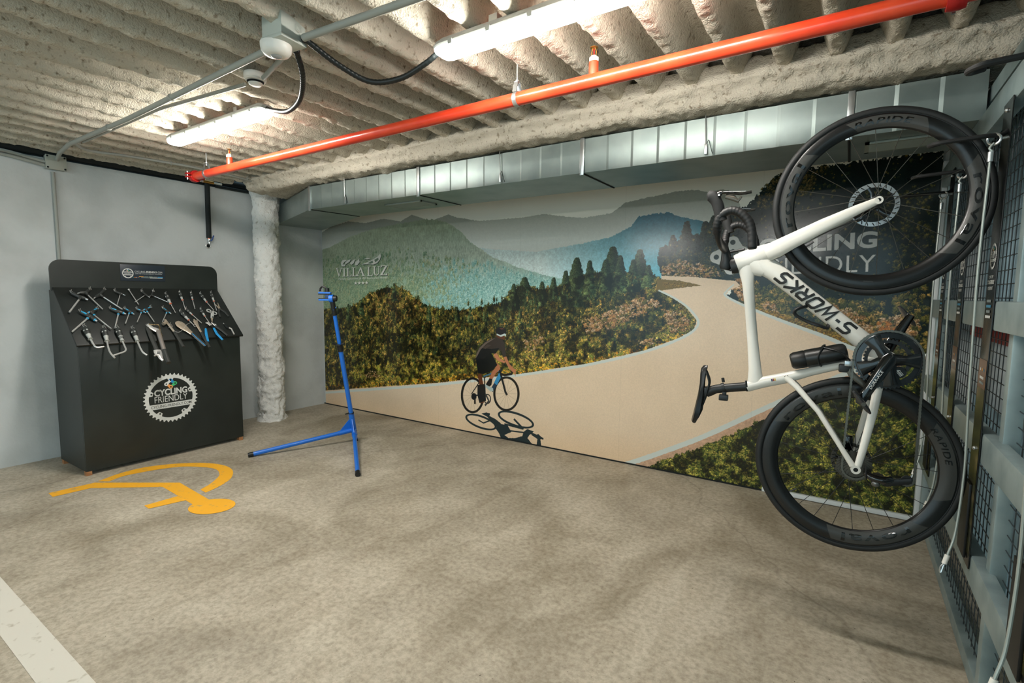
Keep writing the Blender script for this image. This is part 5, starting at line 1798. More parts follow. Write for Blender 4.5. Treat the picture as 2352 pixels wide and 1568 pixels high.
MB().tube(smooth_path([tuple(kc), tuple(kc - side * 0.035 + Vector((0, 0, 0.026))), tuple(kc - side * 0.055 + Vector((0, 0, 0.010))), tuple(kc - side * 0.062 + Vector((0, 0, -0.006)))], 5), [0.008] * 16, 8).build('cam_lever', M_black, st)
MB().sphere(kc - side * 0.062 + Vector((0, 0, -0.008)), 0.010, 10, 8).build('lever_tip', M_black, st)
MB().tube([ms(1.27) + side * 0.02, ms(1.245) + side * 0.012 + Vector((0, -0.02, 0))], 0.007, 8).build('angle_lever', M_stand, st)

# ------------------------------------------------------------------ painted floor marks
def paint_mat(name, col, wear):
    m = mat(name, col, 0.6, col2=wear, scale=22, lo=0.60, hi=0.74, detail=8)
    return m


M_yel = paint_mat('yellow_floor_paint', S(246, 178, 40), S(186, 158, 104))
M_wht = paint_mat('white_floor_paint', S(216, 212, 200), S(176, 168, 150))


def fl(pts):
    return [tuple(at((80 + a / 4.3556, 850 + b / 4.3556), 2, 0.0)) for a, b in pts]


sym = thing('wheelchair_symbol', 'worn yellow wheelchair symbol painted on the floor before the cabinet', 'floor marking', tuple(fl([(1300, 1150)])[0]))


def flat_paint(pts, name, m, parent, z=0.0012, cv_=True):
    P_ = fl(pts) if cv_ else pts
    MB().add([(p[0], p[1], z) for p in P_], [tuple(range(len(P_)))]).build(name, m, parent, smooth=None)


arc_o = smooth_path([(x, y, 0) for x, y in ((630, 1112), (850, 1032), (1080, 975), (1300, 945), (1500, 930), (1680, 928), (1820, 938), (1930, 965), (1980, 1005), (1975, 1060), (1930, 1110), (1830, 1170), (1710, 1225))], 4)
arc_i = smooth_path([(x, y, 0) for x, y in ((1655, 1195), (1750, 1140), (1828, 1075), (1848, 1040), (1828, 1002), (1770, 980), (1650, 968), (1480, 965), (1290, 985), (1080, 1020), (880, 1062), (745, 1112))], 4)
flat_paint([(p[0], p[1]) for p in arc_o + arc_i], 'wheel_arc', M_yel, sym)
flat_paint([(135, 1230), (600, 1125), (1450, 1125), (1770, 1310), (1600, 1355), (1280, 1168), (560, 1180), (180, 1268)], 'seated_body', M_yel, sym)
flat_paint([(1095, 1355), (1430, 1260), (1520, 1300), (1140, 1387)], 'arm_bar', M_yel, sym, 0.0018)
flat_paint(ell(1770, 1365, 240, 72, -0.13, 36), 'head_disc', M_yel, sym, 0.0024)
ln = MB().add([(-5.3, 0.485, 0.0012), (0.6, 0.485, 0.0012), (0.6, 0.605, 0.0012), (-5.3, 0.605, 0.0012)], [(0, 1, 2, 3)]).build('bay_line', M_wht, base=(-2.3, 0.54, 0), smooth=None)
tag(ln, 'white painted parking bay line on the concrete', 'floor marking')
# ------------------------------------------------------------------ road bicycle hung upright by its front wheel
M_frame = mat('pearl_white_frame', S(222, 219, 210), 0.3, coat=0.35)
M_carbon = mat('carbon_rim', S(15, 16, 16), 0.33, coat=0.15)
M_patch = mat('rim_patch', S(58, 58, 55), 0.4)
M_tyre = mat('tyre_rubber', S(22, 24, 24), 0.62)
M_inkg = mat('glossy_black_ink', S(7, 8, 9), 0.12, coat=0.6)
M_ink = mat('charcoal_ink', S(36, 38, 38), 0.45)
M_tape = mat('bar_tape', S(20, 20, 20), 0.5, col2=S(30, 30, 30), scale=120, lo=0.4, hi=0.6)
M_satin = mat('satin_black', S(26, 27, 27), 0.4)
M_silver = mat('polished_alu', S(190, 190, 190), 0.22, 0.9)
M_dsteel = mat('dark_steel', S(92, 88, 80), 0.35, 0.85)

WF = np.array([0.0577, 2.3234, 1.7461])
WR = np.array([0.0468, 2.3183, 0.7613])
ex_ = (WF - WR) / np.linalg.norm(WF - WR)
WB = float(np.linalg.norm(WF - WR))
yw_ = math.radians(6.45)
ey_ = np.array([-math.sin(yw_), math.cos(yw_), 0.0])
ey_ -= ex_ * (ey_ @ ex_)
ey_ /= np.linalg.norm(ey_)
ez_ = np.cross(ex_, ey_)
BIKE_M = Matrix(((ex_[0], ey_[0], ez_[0], WR[0]), (ex_[1], ey_[1], ez_[1], WR[1]), (ex_[2], ey_[2], ez_[2], WR[2]), (0, 0, 0, 1)))
bike = thing('road_bicycle', 'white road bicycle with deep black wheels hanging by its front wheel', 'bicycle', matrix=BIKE_M)
UPY = (0, 1, 0)


def xz(pts, y=0.0):
    return [(p[0], y, p[1]) for p in pts]


fr = MB()
# down tube
DTp = [(0.772, 0.372), (0.735, 0.315), (0.65, 0.213), (0.55, 0.092), (0.46, -0.018), (0.425, -0.06)]
DThd, DThw = [0.040, 0.037, 0.034, 0.033, 0.033, 0.034], [0.019, 0.021, 0.023, 0.024, 0.026, 0.028]
fr.tube(xz(DTp), DThw, 20, up=UPY, ry=DThd)
# top tube
fr.tube(xz([(0.765, 0.420), (0.735, 0.416), (0.69, 0.409), (0.60, 0.397), (0.45, 0.377), (0.34, 0.362), (0.285, 0.357)]), [0.017, 0.017, 0.016, 0.0155, 0.0155, 0.016, 0.016], 18, up=UPY, ry=[0.040, 0.030, 0.0225, 0.020, 0.0205, 0.024, 0.030])
# head tube
fr.tube(xz([(0.826, 0.306), (0.815, 0.333), (0.795, 0.385), (0.778, 0.428), (0.766, 0.457)]), [0.024, 0.0245, 0.021, 0.0205, 0.020], 20, up=UPY, ry=[0.030, 0.034, 0.040, 0.039, 0.036])
fr.tube(xz([(0.785, 0.40), (0.762, 0.375), (0.745, 0.345)]), [0.019, 0.019, 0.018], 16, up=UPY, ry=[0.045, 0.050, 0.035])
# seat tube, cut round the rear tyre
fr.tube(xz([(0.262, 0.388), (0.285, 0.335), (0.312, 0.250), (0.345, 0.165), (0.378, 0.070), (0.405, -0.03), (0.416, -0.071)]), [0.0165, 0.017, 0.0165, 0.016, 0.018, 0.023, 0.028], 18, up=UPY, ry=[0.022, 0.023, 0.022, 0.017, 0.015, 0.020, 0.030])
# bottom bracket shell
fr.cyl((0.416, -0.036, -0.071), (0.416, 0.036, -0.071), 0.030, n=24)
for s in (-1, 1):
    fr.tube([(0.318, s * 0.010, 0.250), (0.285, s * 0.026, 0.210), (0.20, s * 0.048, 0.132), (0.08, s * 0.062, 0.054), (0.012, s * 0.066, 0.010)], [0.0085, 0.0085, 0.0075, 0.0075, 0.008], 12, up=UPY, ry=[0.012, 0.0115, 0.0095, 0.009, 0.011])
    fr.tube([(0.405, s * 0.022, -0.062), (0.345, s * 0.032, -0.055), (0.22, s * 0.052, -0.040), (0.08, s * 0.064, -0.018), (0.012, s * 0.066, -0.006)], [0.012, 0.010, 0.008, 0.0075, 0.008], 12, up=UPY, ry=[0.018, 0.016, 0.0145, 0.013, 0.012])
    fr.lathe([(0.008, -0.0065), (0.016, -0.0065), (0.016, 0.0065), (0.008, 0.0065)], (0.0, s * 0.067, 0.0), (0, 1, 0), 20, closed=True)
frame = fr.build('frame', M_frame, bike, smooth=50)
for s in (-1, 1):
    MB().cyl((0.0, s * 0.0605, 0.0), (0.0, s * 0.0725, 0.0), 0.0082, n=14).build('axle_end', M_dark, frame)
# tube lettering
def on_tube(V, F, p0, p1, hd, hw, name, material, parent):
    """letters wrapped on the drive side of a tube: u from p0 to p1, v across"""
    V, F = fine(V, F, 0.008)
    p0, p1 = np.array(p0), np.array(p1)
    d = (p1 - p0) / np.linalg.norm(p1 - p0)
    w = np.array([-d[1], d[0]])
    vs = []
    for u, v in V:
        q = p0 + d * u + w * v
        y = -(hw * math.sqrt(max(0.05, 1 - (v / hd) ** 2)) + 0.0010)
        vs.append((q[0], y, q[1]))
    return MB().add(vs, F).build(name, material, parent, smooth=None)


V, F = stroke_text('S-WORKS', 0.345, 0.050, 0.0050, 0.35, 0.30)
V[:, 1] -= 0.025
on_tube(V, F, (0.505, 0.038), (0.735, 0.315), 0.034, 0.0242, 'lettering', M_ink, frame)
for k_, c_ in enumerate((S(40, 50, 90), S(150, 60, 50), S(200, 170, 80))):
    on_tube([(0.006 * k_, -0.005), (0.006 * k_ + 0.005, -0.005), (0.006 * k_ + 0.005, 0.005), (0.006 * k_, 0.005)], [(0, 1, 2, 3)], (0.300, 0.300), (0.330, 0.200), 0.024, 0.0172, 'sticker_print', mat('sticker_print_%d' % k_, c_, 0.5), frame)
V, F = text_fit('S', 0.0, 0.016, -0.008, 0.008, 0.05)
on_tube(V, F, (0.314, 0.254), (0.340, 0.170), 0.020, 0.0166, 'lettering', M_ink, frame)

# fork
fk = MB()
for s in (-1, 1):
    fk.tube([(0.806, s * 0.012, 0.345), (0.822, s * 0.026, 0.312), (0.850, s * 0.040, 0.262), (0.905, s * 0.050, 0.160), (0.955, s * 0.054, 0.062), (WB, s * 0.054, 0.0)], [0.018, 0.015, 0.0105, 0.0095, 0.0085, 0.007], 14, up=UPY, ry=[0.034, 0.034, 0.030, 0.025, 0.018, 0.0125])
    fk.lathe([(0.007, -0.007), (0.0135, -0.007), (0.0135, 0.007), (0.007, 0.007)], (WB, s * 0.054, 0.0), (0, 1, 0), 20, closed=True)
fk.tube([(0.818, -0.024, 0.322), (0.818, 0.024, 0.322)], 0.024, 16, up=(1, 0, 0), ry=0.030)
fork = fk.build('fork', M_frame, bike, smooth=50)
for s in (-1, 1):
    MB().cyl((WB, s * 0.048, 0.0), (WB, s * 0.0602, 0.0), 0.0072, n=14).build('axle_end', M_dark, fork)
MB().tube(xz([(0.835, 0.338), (0.815, 0.330), (0.797, 0.296)], -0.0262), 0.0012, 6).build('headset_gap', M_dark, fork)

# wheels
def wheel(cx, rin, name, rear, patches):
    R0, RT = 0.339, 0.0140
    ro = R0 - 2 * RT + 0.002
    prof = [(ro, -0.0125), (ro - 0.006, -0.0148), (ro - 0.022, -0.0158), (ro - 0.036, -0.0140), (rin + 0.006, -0.0075), (rin + 0.001, -0.0035), (rin, 0.0)]
    prof = prof + [(r, -y) for r, y in prof[:-1][::-1]]
    o = (cx, 0, 0)
    wh = MB().lathe(prof, o, (0, 1, 0), 128, closed=True, ref=(1, 0, 0)).build(name, M_carbon, bike, smooth=40)
    tp = [(R0 - RT + RT * math.cos(a), RT * math.sin(a)) for a in np.linspace(0, 2 * math.pi, 16, endpoint=False)]
    MB().lathe(tp, o, (0, 1, 0), 128, closed=True, ref=(1, 0, 0)).build('tyre', M_tyre, wh, smooth=60)
    for s in (-1, 1):
        MB().ring((cx, s * 0.0128, 0), (0, 1, 0), ro + 0.0005, 0.0010, 96, 5).build('rim_edge', M_satin, wh)
    hw_ = 0.030
    hub = MB().lathe([(0.0, -0.050), (0.011, -0.050), (0.012, -0.036), (0.022, -0.032), (0.022, -0.028), (0.012, -0.022), (0.011, 0.022), (0.022, 0.028), (0.022, 0.032), (0.014, 0.038), (0.012, 0.050), (0.0, 0.050)], o, (0, 1, 0), 24).build('hub', M_satin, wh)
    ns = 24 if rear else 20
    for k in range(ns):
        s = -1 if k % 2 else 1
        a = 2 * math.pi * (k + 0.25) / ns
        ah = a + (0.75 if (k // 2) % 2 else -0.75) * (1.0 if rear else 0.9)
        MB().cyl((cx + 0.021 * math.cos(ah), s * hw_, 0.021 * math.sin(ah)), (cx + (rin + 0.001) * math.cos(a), s * 0.001, (rin + 0.001) * math.sin(a)), 0.00115, n=6).build('spoke', M_dsteel if not rear else M_satin, wh)
    MB().cyl((cx + rin * math.cos(2.2), 0, rin * math.sin(2.2)), (cx + (rin - 0.03) * math.cos(2.2), 0, (rin - 0.03) * math.sin(2.2)), 0.003, n=8).build('valve', M_satin, wh)
    # disc rotor on the far side
    ry = 0.046 if not rear else 0.058
    kr = 0.86 if rear else 1.0
    rt = MB().lathe([(0.064 * kr, -0.0009), (0.080 * kr, -0.0009), (0.080 * kr, 0.0009), (0.064 * kr, 0.0009)], (cx, ry, 0), (0, 1, 0), 72, closed=True)
    rot = rt.build('brake_rotor', M_silver if not rear else M_dsteel, wh)
    sp = MB()
    for k in range(5):
        a = 2 * math.pi * k / 5
        sp.tube([(cx + 0.014 * math.cos(a), ry, 0.014 * math.sin(a)), (cx + 0.045 * math.cos(a + 0.18), ry, 0.045 * math.sin(a + 0.18)), (cx + 0.066 * kr * math.cos(a + 0.3), ry, 0.066 * kr * math.sin(a + 0.3))], 0.0018, 8, up=UPY, ry=[0.012, 0.006, 0.008])
    sp.cyl((cx, ry - 0.006, 0), (cx, ry + 0.004, 0), 0.020, n=20)
    sp.build('rotor_spider', M_blackgloss, rot)
    for k in range(24):
        a = 2 * math.pi * k / 24
        MB().tube([(cx + 0.0665 * kr * math.cos(a), ry - 0.0012, 0.0665 * kr * math.sin(a)), (cx + 0.0775 * kr * math.cos(a + 0.09), ry - 0.0012, 0.0775 * kr * math.sin(a + 0.09))], 0.0004, 4, up=UPY, ry=0.0016).build('rotor_slot', M_dark, rot)

    def hwid(r):
        rr_ = [p[0] for p in prof[:7]][::-1]
        yy_ = [-p[1] for p in prof[:7]][::-1]
        return float(np.interp(r, rr_, yy_))

    def rim_pt(phi, r, e):
        # phi clockwise from the hub upwards as the wheel hangs
        return (cx + r * math.cos(phi), -(hwid(r) + e), -r * math.sin(phi))
    r_lo, r_hi = rin + 0.005, ro - 0.006
    for (a0, a1, body, ta, th, grey) in patches:
        a0, a1 = math.radians(a0), math.radians(a1)
        if grey:
            n, m_ = 24, 7
            vs, fs = [], []
            for i in range(n + 1):
                for j in range(m_ + 1):
                    r = r_lo + (r_hi - r_lo) * j / m_
                    sk = 0.10 * (1 - j / m_)
                    vs.append(rim_pt(a0 + (a1 - a0) * i / n + sk, r, 0.0006))
            for i in range(n):
                for j in range(m_):
                    q = i * (m_ + 1) + j
                    fs.append((q, q + m_ + 1, q + m_ + 2, q + 1))
            MB().add(vs, fs).build('rim_patch', M_patch, wh)
        if body:
            V, F = text_fit(body, 0, 1, 0, 1, 0.012, 0.0 if body == 'roval' else 0.2, 1.15)
            V, F = fine(V, F, 0.14)
            ta0, ta1 = math.radians(ta[0]), math.radians(ta[1])
            rm = (r_lo + r_hi) / 2 + 0.002
            vs = [rim_pt(ta0 + (ta1 - ta0) * u, rm + (v - 0.5) * th, 0.0014) for u, v in V]
            MB().add(vs, F).build('rim_lettering', M_inkg, wh, smooth=None)
    if not rear:
        MB().add([rim_pt(math.radians(178 + a), r_lo + 0.018 + b_, 0.0012) for a, b_ in ((0, 0), (6, 0), (6, 0.006), (0, 0.006))], [(0, 1, 2, 3)]).build('rim_sticker', M_ink, wh, smooth=None)
    return wh


fw_ = wheel(WB, 0.262, 'front_wheel', False, [(-22, 24, 'RAPIDE', (-18, 17), 0.020, True), (62, 128, 'roval', (74, 122), 0.030, True), (-118, -52, 'roval', (-106, -58), 0.030, True), (150, 196, None, None, 0, False)])
rw_ = wheel(0.0, 0.256, 'rear_wheel', True, [(-64, -4, 'roval', (-58, -12), 0.030, True), (50, 104, 'RAPIDE', (52, 80), 0.020, True), (128, 190, 'roval', (138, 184), 0.032, True)])

# cockpit
MB().tube(xz([(0.762, 0.455), (0.756, 0.478)]), [0.0185, 0.018], 16, up=UPY, ry=[0.034, 0.032]).build('headset_spacer', M_satin, bike)
stem = MB().tube(xz([(0.742, 0.500), (0.756, 0.497), (0.782, 0.496), (0.812, 0.500), (0.832, 0.505)]), [0.016, 0.020, 0.019, 0.018, 0.017], 16, up=UPY, ry=[0.018, 0.026, 0.022, 0.017, 0.013]).build('stem', M_satin, bike)
for q in ((0.748, 0.515), (0.748, 0.483)):
    MB().cyl((q[0] - 0.010, -0.0185, q[1] - 0.006), (q[0] - 0.010, -0.0225, q[1] - 0.006), 0.004, n=8).build('stem_bolt', M_dark, stem)
MB().tube(smooth_path([(0.815, 0.012, 0.488), (0.822, 0.014, 0.452), (0.826, 0.010, 0.430)], 4), 0.0055, 8).build('bar_cable', M_black, bike)
for s in (-1, 1):
    nm = 'handlebar'
    hb = MB()
    hb.tube(smooth_path([(0.825, 0.0, 0.503), (0.828, s * 0.06, 0.505), (0.836, s * 0.12, 0.510), (0.856, s * 0.165, 0.517), (0.885, s * 0.190, 0.520)], 5), [0.0115] * 16 + [0.0125] * 5, 14, up=(0, 0, 1), ry=[0.020] * 12 + [0.0185, 0.017, 0.016, 0.015, 0.014, 0.0135, 0.013, 0.0125, 0.0125])
    h = hb.build(nm, M_satin, bike)
    tp_ = smooth_path([(0.872, s * 0.180, 0.520), (0.900, s * 0.195, 0.520), (0.932, s * 0.201, 0.510), (0.950, s * 0.202, 0.480), (0.944, s * 0.203, 0.448), (0.915, s * 0.204, 0.416), (0.872, s * 0.206, 0.399), (0.812, s * 0.209, 0.393)], 12)
    MB().tube(tp_, [0.0155 + 0.0010 * ((i % 4) / 3.0) for i in range(len(tp_))], 14).build('bar_tape', M_tape, h)
    MB().cyl(tp_[-1], np.array(tp_[-1]) - np.array([0.006, 0, 0.0005]), 0.0155, 0.013, n=14).build('bar_plug', M_black, h)
    sh = MB().tube(smooth_path([(0.915, s * 0.199, 0.505), (0.945, s * 0.200, 0.514), (0.975, s * 0.201, 0.522), (0.998, s * 0.201, 0.534), (1.012, s * 0.200, 0.550), (1.016, s * 0.199, 0.562)], 5), [0.016] * 6 + [0.0165] * 5 + [0.017] * 5 + [0.0175] * 4 + [0.017, 0.016, 0.015, 0.014, 0.010, 0.007][:6], 14, up=UPY, ry=[0.020] * 8 + [0.021] * 6 + [0.022] * 6 + [0.020, 0.018, 0.017, 0.015, 0.011, 0.006]).build('brake_hood', M_rubber, bike)
    lv = MB().tube(smooth_path([(1.012, s * 0.201, 0.526), (1.018, s * 0.202, 0.508), (1.014, s * 0.204, 0.470), (1.010, s * 0.206, 0.440), (1.014, s * 0.208, 0.408)], 6), [0.008] * 6 + [0.0075] * 8 + [0.006] * 6 + [0.0055] * 5, 10, up=UPY, ry=[0.010] * 6 + [0.0055] * 19).build('brake_lever', M_blackgloss, sh)
    MB().tube([(1.020, s * 0.203 - 0.0072, 0.505), (1.019, s * 0.205 - 0.0068, 0.47), (1.0165, s * 0.207 - 0.006, 0.425)], 0.0016, 6).build('lever_edge', M_silver, sh)
    MB().tube([(1.004, s * 0.203, 0.496), (0.996, s * 0.205, 0.470), (0.985, s * 0.206, 0.452), (1.000, s * 0.206, 0.440)], [0.003, 0.003, 0.003, 0.002], 8, up=UPY, ry=[0.008, 0.010, 0.008, 0.003]).build('shift_paddle', M_dsteel, sh)
    MB().cyl((1.008, s * 0.201 - 0.018, 0.518), (1.008, s * 0.201 + 0.018, 0.518), 0.004, n=8).build('lever_pivot', M_silver, sh)

# seatpost, saddle, rear lamp
sp_ = MB().tube(xz([(0.262, 0.392), (0.251, 0.450), (0.240, 0.505), (0.226, 0.533), (0.214, 0.545)]), [0.0125, 0.0125, 0.0125, 0.013, 0.012], 16, up=UPY, ry=[0.0185, 0.0185, 0.0185, 0.021, 0.016]).build('seatpost', M_satin, bike)
MB().tube(xz([(0.2655, 0.384), (0.264, 0.392)]), 0.0168, 16, up=UPY, ry=0.0225).build('post_collar', M_dark, sp_)
prof_x = np.array([0.088, 0.10, 0.13, 0.17, 0.215, 0.26, 0.30, 0.325, 0.337])
half_w = np.array([0.030, 0.058, 0.066, 0.060, 0.042, 0.025, 0.020, 0.018, 0.008])
topz = np.array([0.594, 0.596, 0.590, 0.583, 0.576, 0.572, 0.572, 0.569, 0.560])
thk = np.array([0.012, 0.026, 0.034, 0.030, 0.022, 0.018, 0.022, 0.024, 0.012])
vs, fs = [], []
na = 16
for i in range(len(prof_x)):
    for k in range(na):
        a = 2 * math.pi * k / na
        yy = half_w[i] * math.cos(a)
        top = topz[i] - 0.010 * (abs(math.cos(a)) ** 2.5)
        zz_ = top if math.sin(a) >= 0 else top - thk[i] * (0.25 + 0.75 * abs(math.cos(a)) ** 3) * abs(math.sin(a)) ** 0.3
        vs.append((prof_x[i], yy, zz_))
for i in range(len(prof_x) - 1):
    for k in range(na):
        fs.append((i * na + k, i * na + (k + 1) % na, (i + 1) * na + (k + 1) % na, (i + 1) * na + k))
fs += [tuple(range(na)), tuple(range(len(vs) - 1, len(vs) - na - 1, -1))]
sad = MB().add(vs, fs).build('saddle', mat('saddle_cover', S(24, 25, 26), 0.32), bike, smooth=60)
for s in (-1, 1):
    MB().tube(smooth_path([(0.326, s * 0.010, 0.556), (0.305, s * 0.018, 0.545), (0.270, s * 0.021, 0.533), (0.235, s * 0.022, 0.538), (0.19, s * 0.022, 0.548), (0.135, s * 0.030, 0.566)], 5), 0.0036, 8).build('saddle_rail', M_satin, sad)
MB().box((0.225, 0, 0.545), (0.040, 0.046, 0.014), bev=0.004).build('rail_clamp', M_satin, sad)
lm_ = MB().tube(xz([(0.2505, 0.470), (0.2455, 0.481)]), 0.0155, 16, up=UPY, ry=0.0215).build('rear_lamp', M_black, bike)
MB().tube(xz([(0.272, 0.478), (0.290, 0.482)]), 0.005, 8, up=UPY, ry=0.006).build('strap_tab', M_rubber, lm_)
MB().box((0.224, 0, 0.472), (0.018, 0.020, 0.016), bev=0.003).build('lamp_bracket', M_black, lm_)
MB().box((0.207, 0, 0.474), (0.024, 0.030, 0.036), bev=0.004).build('lamp_body', M_satin, lm_)
MB().box((0.201, -0.0152, 0.474), (0.003, 0.001, 0.022)).build('lamp_slot', M_dark, lm_)

# bottle cages
def loop_cage(path, r, name='bottle_cage'):
    return MB().tube(path, r, 8).build(name, M_satin, bike)


cg = MB()
for s in (-1, 1):
    cg.tube(smooth_path([(0.600, 0.0, 0.190), (0.598, s * 0.030, 0.205), (0.585, s * 0.040, 0.232), (0.565, s * 0.036, 0.230), (0.540, s * 0.030, 0.186), (0.528, s * 0.030, 0.150), (0.520, s * 0.016, 0.120), (0.545, 0.0, 0.120)], 5), 0.0042, 8, ry=0.006)
cg.tube([(0.60, 0.0, 0.185), (0.545, 0.0, 0.118), (0.520, 0.0, 0.088)], 0.004, 8, ry=0.010)
cg.build('bottle_cage', M_satin, bike)
cg = MB()
bax0, bax1 = np.array([0.380, 0.236]), np.array([0.432, 0.050])
bd_ = (bax1 - bax0) / np.linalg.norm(bax1 - bax0)
bw_ = np.array([-bd_[1], bd_[0]])
if bw_[0] < 0:
    bw_ = -bw_


def bx_(t, a, r=0.0385):
    q = bax0 + (bax1 - bax0) * t + bw_ * r * math.cos(a)
    return (q[0], r * math.sin(a), q[1])


for s in (-1, 1):
    cg.tube(smooth_path([bx_(0.52, s * 3.0), bx_(0.48, s * 2.2), bx_(0.50, s * 1.4), bx_(0.62, s * 0.5), bx_(0.66, 0.0)], 5), 0.003, 8, ry=0.005)
    cg.tube(smooth_path([bx_(0.62, s * 0.5), bx_(0.85, s * 1.3), bx_(0.98, s * 2.2), bx_(1.01, s * 3.0)], 5), 0.003, 8, ry=0.005)
cg.tube([bx_(0.35, math.pi, 0.041), bx_(1.0, math.pi, 0.041)], 0.003, 8, ry=0.012)
cg.build('bottle_cage', M_satin, bike)

# tool bottle carried in the cage: a thing of its own
tool = thing('tool_bottle', 'scuffed black tool bottle strapped inside the white bike frame', 'bottle', matrix=BIKE_M)
def bpt(t):
    q = bax0 + (bax1 - bax0) * t
    return (q[0], 0.0, q[1])
MB().tube([bpt(t) for t in (0.27, 0.30, 0.62, 0.90, 0.96, 1.0)], [0.0330, 0.0355, 0.0355, 0.0355, 0.033, 0.024], 24).build('bottle_body', mat('scuffed_black', S(22, 24, 24), 0.35, col2=S(46, 46, 42), scale=40, lo=0.58, hi=0.75), tool)
MB().tube([bpt(t) for t in (0.0, 0.02, 0.07, 0.25, 0.275)], [0.022, 0.029, 0.0335, 0.0350, 0.0335], 24).build('bottle_cap', M_black, tool)

# cranks, rings, pedals
BBc = (0.416, -0.071)


def bbp(r, a, y):
    return (BBc[0] + r * math.cos(a), y, BBc[1] + r * math.sin(a))


def toothed(teeth, ro, ri, y, th):
    n = teeth * 4
    vs, fs = [], []
    for yy in (y - th / 2, y + th / 2):
        for i in range(n):
            a = 2 * math.pi * i / n
            vs.append(bbp(ro if i % 4 in (0, 1) else ro - 0.005, a, yy))
        for i in range(n):
            vs.append(bbp(ri, 2 * math.pi * i / n, yy))
    for i in range(n):
        j = (i + 1) % n
        fs += [(i, j, n + j, n + i), (2 * n + n + i, 2 * n + n + j, 2 * n + j, 2 * n + i), (i, 2 * n + i, 2 * n + j, j), (n + i, n + j, 3 * n + j, 3 * n + i)]
    return MB().add(vs, fs)


ring = toothed(52, 0.1075, 0.086, -0.0475, 0.004).build('chainring', M_inkg, bike, smooth=30)
MB().lathe([(0.080, -0.0015), (0.097, -0.0015), (0.099, 0.0), (0.097, 0.0045), (0.082, 0.0045)], (BBc[0], -0.0515, BBc[1]), (0, 1, 0), 72, closed=True).build('ring_cover', M_blackgloss, ring)
toothed(36, 0.0755, 0.060, -0.040, 0.003).build('inner_chainring', M_satin, bike, smooth=30)
ca = math.atan2(0.076, -0.155)
sd = MB()
for da in (math.radians(38), math.radians(118), math.radians(-38), math.radians(-118)):
    a = ca + da
    sd.tube([bbp(0.012, a, -0.054), bbp(0.05, a, -0.056), bbp(0.092, a, -0.053)], [0.008, 0.0065, 0.005], 10, up=UPY, ry=[0.024, 0.018, 0.030])
spd = sd.build('crank_spider', M_blackgloss, bike)
arm = MB().tube([bbp(-0.020, ca, -0.062), bbp(0.0, ca, -0.064), bbp(0.05, ca, -0.069), bbp(0.12, ca, -0.076), bbp(0.172, ca, -0.080), bbp(0.186, ca, -0.080)], [0.007, 0.010, 0.009, 0.008, 0.0075, 0.005], 14, up=UPY, ry=[0.016, 0.024, 0.021, 0.0175, 0.0165, 0.010]).build('crank_arm', M_inkg, bike)
V, F = text_fit('DURA-ACE', 0.0, 0.075, -0.0055, 0.0055, 0.01, 0.2, 1.1)
d_ = np.array([math.cos(ca), math.sin(ca)])
V2 = [((BBc[0] + d_[0] * (0.118 - u) - (-d_[1]) * v * 1.0, -0.0858 + 0.013 * (u / 0.118) * 0.9, BBc[1] + d_[1] * (0.118 - u) - d_[0] * v)) for u, v in V]
MB().add(V2, F).build('lettering', M_print, arm, smooth=None)
MB().tube([bbp(0.0, ca, 0.062), bbp(-0.05, ca, 0.067), bbp(-0.12, ca, 0.074), bbp(-0.180, ca, 0.078)], [0.010, 0.009, 0.008, 0.006], 14, up=UPY, ry=[0.022, 0.020, 0.0165, 0.013]).build('crank_arm', M_inkg, bike)
pod = MB().lathe([(0.0, -0.004), (0.020, -0.004), (0.022, 0.0), (0.022, 0.008), (0.0, 0.008)], (0.372, -0.044, -0.108), (0, 1, 0), 24).build('power_meter', M_inkg, bike)
V, F = text_fit('4iiii', -0.013, 0.013, -0.007, 0.007, 0.02)
c45, s45 = math.cos(-0.9), math.sin(-0.9)
MB().add([(0.372 + (u * s45 + v * c45), -0.0488, -0.108 - (u * c45 - v * s45)) for u, v in V], F).build('lettering', M_print, pod, smooth=None)
for s, sgn in ((-1, 1), (1, -1)):
    e = np.array(bbp(0.1725 * sgn, ca, 0))
    y0_ = s * 0.086
    dd = np.array([-0.80, 0.0, -0.60])
    MB().cyl((e[0], y0_, e[2]), (e[0], s * 0.150, e[2]), 0.007, n=12).build('pedal_axle', M_dsteel, bike)
    c0 = np.array([e[0], s * 0.118, e[2]])
    MB().tube([tuple(c0 - dd * 0.048), tuple(c0 - dd * 0.030), tuple(c0), tuple(c0 + dd * 0.028), tuple(c0 + dd * 0.044)], [0.018, 0.030, 0.030, 0.026, 0.012], 14, up=UPY, ry=[0.004, 0.008, 0.010, 0.008, 0.004]).build('pedal', mat('grey_pedal', S(72, 74, 76), 0.35, 0.5), bike)

# drive train
cs = None
for k, r in enumerate(np.linspace(0.060, 0.026, 9)):
    n = int(r / 0.026 * 13) * 4
    vs, fs = [], []
    yy = -0.022 - 0.0042 * k
    for dy in (0.0, -0.0018):
        for i in range(n):
            a = 2 * math.pi * i / n
            rr2 = r if i % 4 in (0, 1) else r - 0.004
            vs.append((rr2 * math.cos(a), yy + dy, rr2 * math.sin(a)))
        for i in range(n):
            a = 2 * math.pi * i / n
            vs.append(((r - 0.014) * math.cos(a), yy + dy, (r - 0.014) * math.sin(a)))
    for i in range(n):
        j = (i + 1) % n
        fs += [(i, j, n + j, n + i), (3 * n + i, 3 * n + j, 2 * n + j, 2 * n + i), (i, 2 * n + i, 2 * n + j, j)]
    cs = MB().add(vs, fs).build('sprocket', M_dsteel, bike, smooth=30)
MB().cyl((0, -0.018, 0), (0, -0.060, 0), 0.017, n=20).build('freehub', M_dsteel, bike)
up_c, lo_c = (-0.028, -0.072), (-0.018, -0.160)
ych = -0.047


